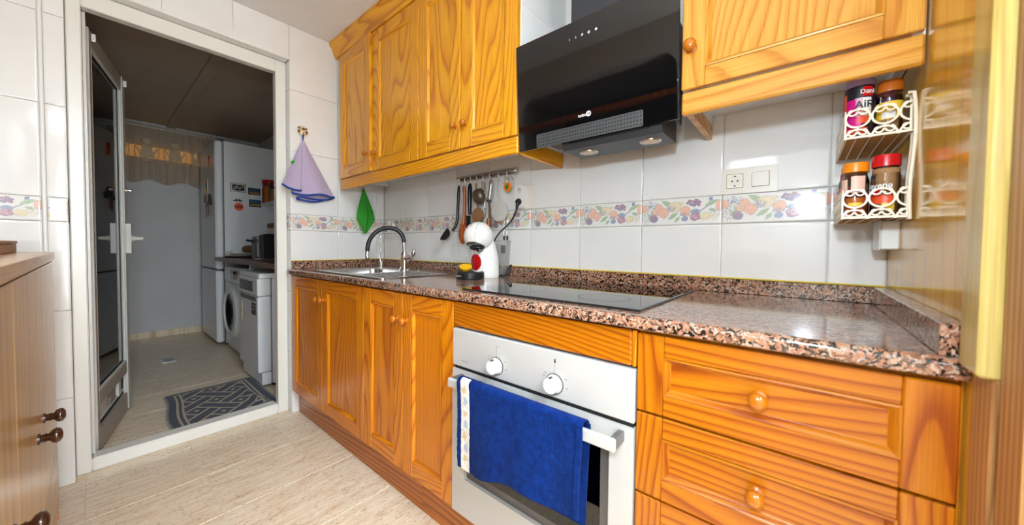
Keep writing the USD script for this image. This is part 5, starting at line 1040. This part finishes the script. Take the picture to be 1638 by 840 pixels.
part(va, 'curtain_rod', tube([(vx+.004, -1.74, 2.225), (vx+.004, -.30, 2.225)], .007, 10), 'cream_plastic', smooth=True)
hem = vfn(np.linspace(0, 1, 200)[None], np.ones((1, 200)))[0]; part(va, 'hem', tube(hem, .004, 6), 'shell_thread', smooth=True)
for k, y in enumerate(np.arange(-1.62, -.4, .2135)):
    vv = unary_union([Point(0, .10).buffer(.03, quad_segs=6), Polygon([(-.055, -.06), (.055, -.06), (.035, .05), (-.035, .05)]), LineString([(-.075, .03), (-.05, -.02)]).buffer(.006), LineString([(.075, .03), (.05, -.02)]).buffer(.006), sbox(-.045, -.085, .045, -.072), sbox(-.03, -.105, .03, -.094)])
    ring = Point(0, 0).buffer(1).boundary.buffer(.01)
    from shapely import affinity
    oval = affinity.scale(Point(0, 0).buffer(1, quad_segs=10), .088, .14).boundary.buffer(.0035)
    part(va, 'lace_motif', extrude(unary_union([vv, oval]), .0008, (vx+.026, y, 1.97), (0, 1, 0), (0, 0, 1)), 'shell_thread')

# woven rug
RCX, RCY, RLX, RLY = -.535, -.848, .660, .495
rg = thing('rug', 'navy blue and beige woven rug with a lattice of diamonds on the laundry floor', 'rug', (RCX, RCY, 0))
def rug_mesh():
    nu, nv = 230, 180; u, v = np.meshgrid(np.linspace(0, 1, nu+1), np.linspace(0, 1, nv+1))
    # u along x (away to near), v along y
    x = RCX + (u-.5)*RLX; y = RCY + (v-.5)*RLY
    y = y + .030*(u-.5)*(1-v)*-1 + .008*np.sin(u*7)*(1-v)
    x = x + .055*(v-.5)*0
    z = .0065 + .003*fbm(np.stack([u*5, v*5, 0*u], -1), 2, 3)
    rid = np.exp(-((v-.80-.16*(u-.5))/.05)**2)*np.clip(u*1.6-.35, 0, 1); z = z + .022*rid
    navy, beige, blue = V(lin(38, 42, 62)), V(lin(186, 168, 140)), V(lin(120, 130, 142))
    c = np.ones(u.shape+(3,))*navy; a = u*RLX; b = v*RLY
    def put(m, col): c[m] = col
    inner = (b > .080) & (b < .415) & (a > .045) & (a < RLX-.045)
    a0, b0 = -.672-(RCX-RLX/2), -.965-(RCY-RLY/2); s1 = (a-a0)/.23 + (b-b0)/.21 + 10.76; s2 = (a-a0)/.23 - (b-b0)/.21 + 10.76
    f1, f2 = s1 % 1, s2 % 1; i1, i2 = np.floor(s1).astype(int), np.floor(s2).astype(int)
    band1 = f1 < .52; band2 = f2 < .52
    line1 = (f1 < .09) | ((f1 > .43) & (f1 < .52)); line2 = (f2 < .09) | ((f2 > .43) & (f2 < .52))
    over1 = ((i1+i2) % 2 == 0)
    lat = np.where(band1 & band2, np.where(over1, line1, line2), (band1 & line1) | (band2 & line2))
    cell = ~band1 & ~band2; d = np.maximum(np.abs(f1-.76), np.abs(f2-.76)); dia = cell & (d < .075)
    put(inner & lat, beige); put(inner & dia, beige)
    for q0, q1 in ((.045, .056), (.069, .080), (.415, .426), (.439, .450)): put((b > q0) & (b < q1) & (a > .035) & (a < RLX-.035), beige)
    for q0, q1 in ((.030, .035), (.041, .045), (RLX-.045, RLX-.041), (RLX-.035, RLX-.030)): put((a > q0) & (a < q1) & (b > .045) & (b < .45), beige)
    e = np.minimum(np.minimum(a, RLX-a), np.minimum(b, RLY-b)); put(e < .012, blue); put(e < .004, beige)
    n = fbm(np.stack([a*420, b*420, 0*a], -1), 1, 2)[..., None]; c = c*(.85+.3*n)
    q = np.stack([x, y, z], -1).reshape(-1, 3); i, j = np.meshgrid(np.arange(nu), np.arange(nv)); k = (j*(nu+1)+i).ravel()
    f = np.vstack([np.stack([k, k+1, k+nu+2], 1), np.stack([k, k+nu+2, k+nu+1], 1)])
    # rounded corners: drop faces outside
    cc = np.stack([a, b], -1).reshape(-1, 2)[f].mean(1); r = .03; dx = np.maximum(r-np.minimum(cc[:, 0], RLX-cc[:, 0]), 0); dy = np.maximum(r-np.minimum(cc[:, 1], RLY-cc[:, 1]), 0); f = f[np.hypot(dx, dy) <= r]
    keep = np.unique(f); back = np.full(len(q), -1); back[keep] = np.arange(len(keep)); m = thick(trimesh.Trimesh(q[keep], back[f], process=False), .005); return m, np.vstack([c.reshape(-1, 3)[keep]]*2)
m, cd = rug_mesh(); part(rg, 'weave', m, 'woven_print', smooth=True, cd=cd)
fd = thing('floor_drain', 'small square steel drain cover set in the laundry floor', 'drain', (-1.88, -.95, 0))
part(fd, 'cover', extrude(rr(-1.95, -1.80, -1.0, -.90, .006).difference(unary_union([sbox(-1.94+.02*i, -.985, -1.93+.02*i, -.915) for i in range(7)])), .003, (0, 0, .0003), (1, 0, 0), (0, 1, 0)), 'steel')
part(fd, 'grate_backing', bx(-1.949, -1.801, -.999, -.901, .0002, .0006), 'dark_gap')

# ------------------------------------------------------------------ ceiling lamp (above and behind the picture)
cl = thing('ceiling_lamp', 'square white ceiling panel lamp at the right end of the room', 'lamp', (3.6, -1.3, 2.28))
for x0, x1, y0, y1 in ((3.23, 3.25, -1.67, -.93), (3.95, 3.97, -1.67, -.93), (3.25, 3.95, -1.67, -1.65), (3.25, 3.95, -.95, -.93)): part(cl, 'lamp_frame', bx(x0, x1, y0, y1, 2.262, 2.302, .002), 'appliance_white')
part(cl, 'diffuser', bx(3.25, 3.95, -1.65, -.95, 2.270, 2.274), 'lamp_diffuser')
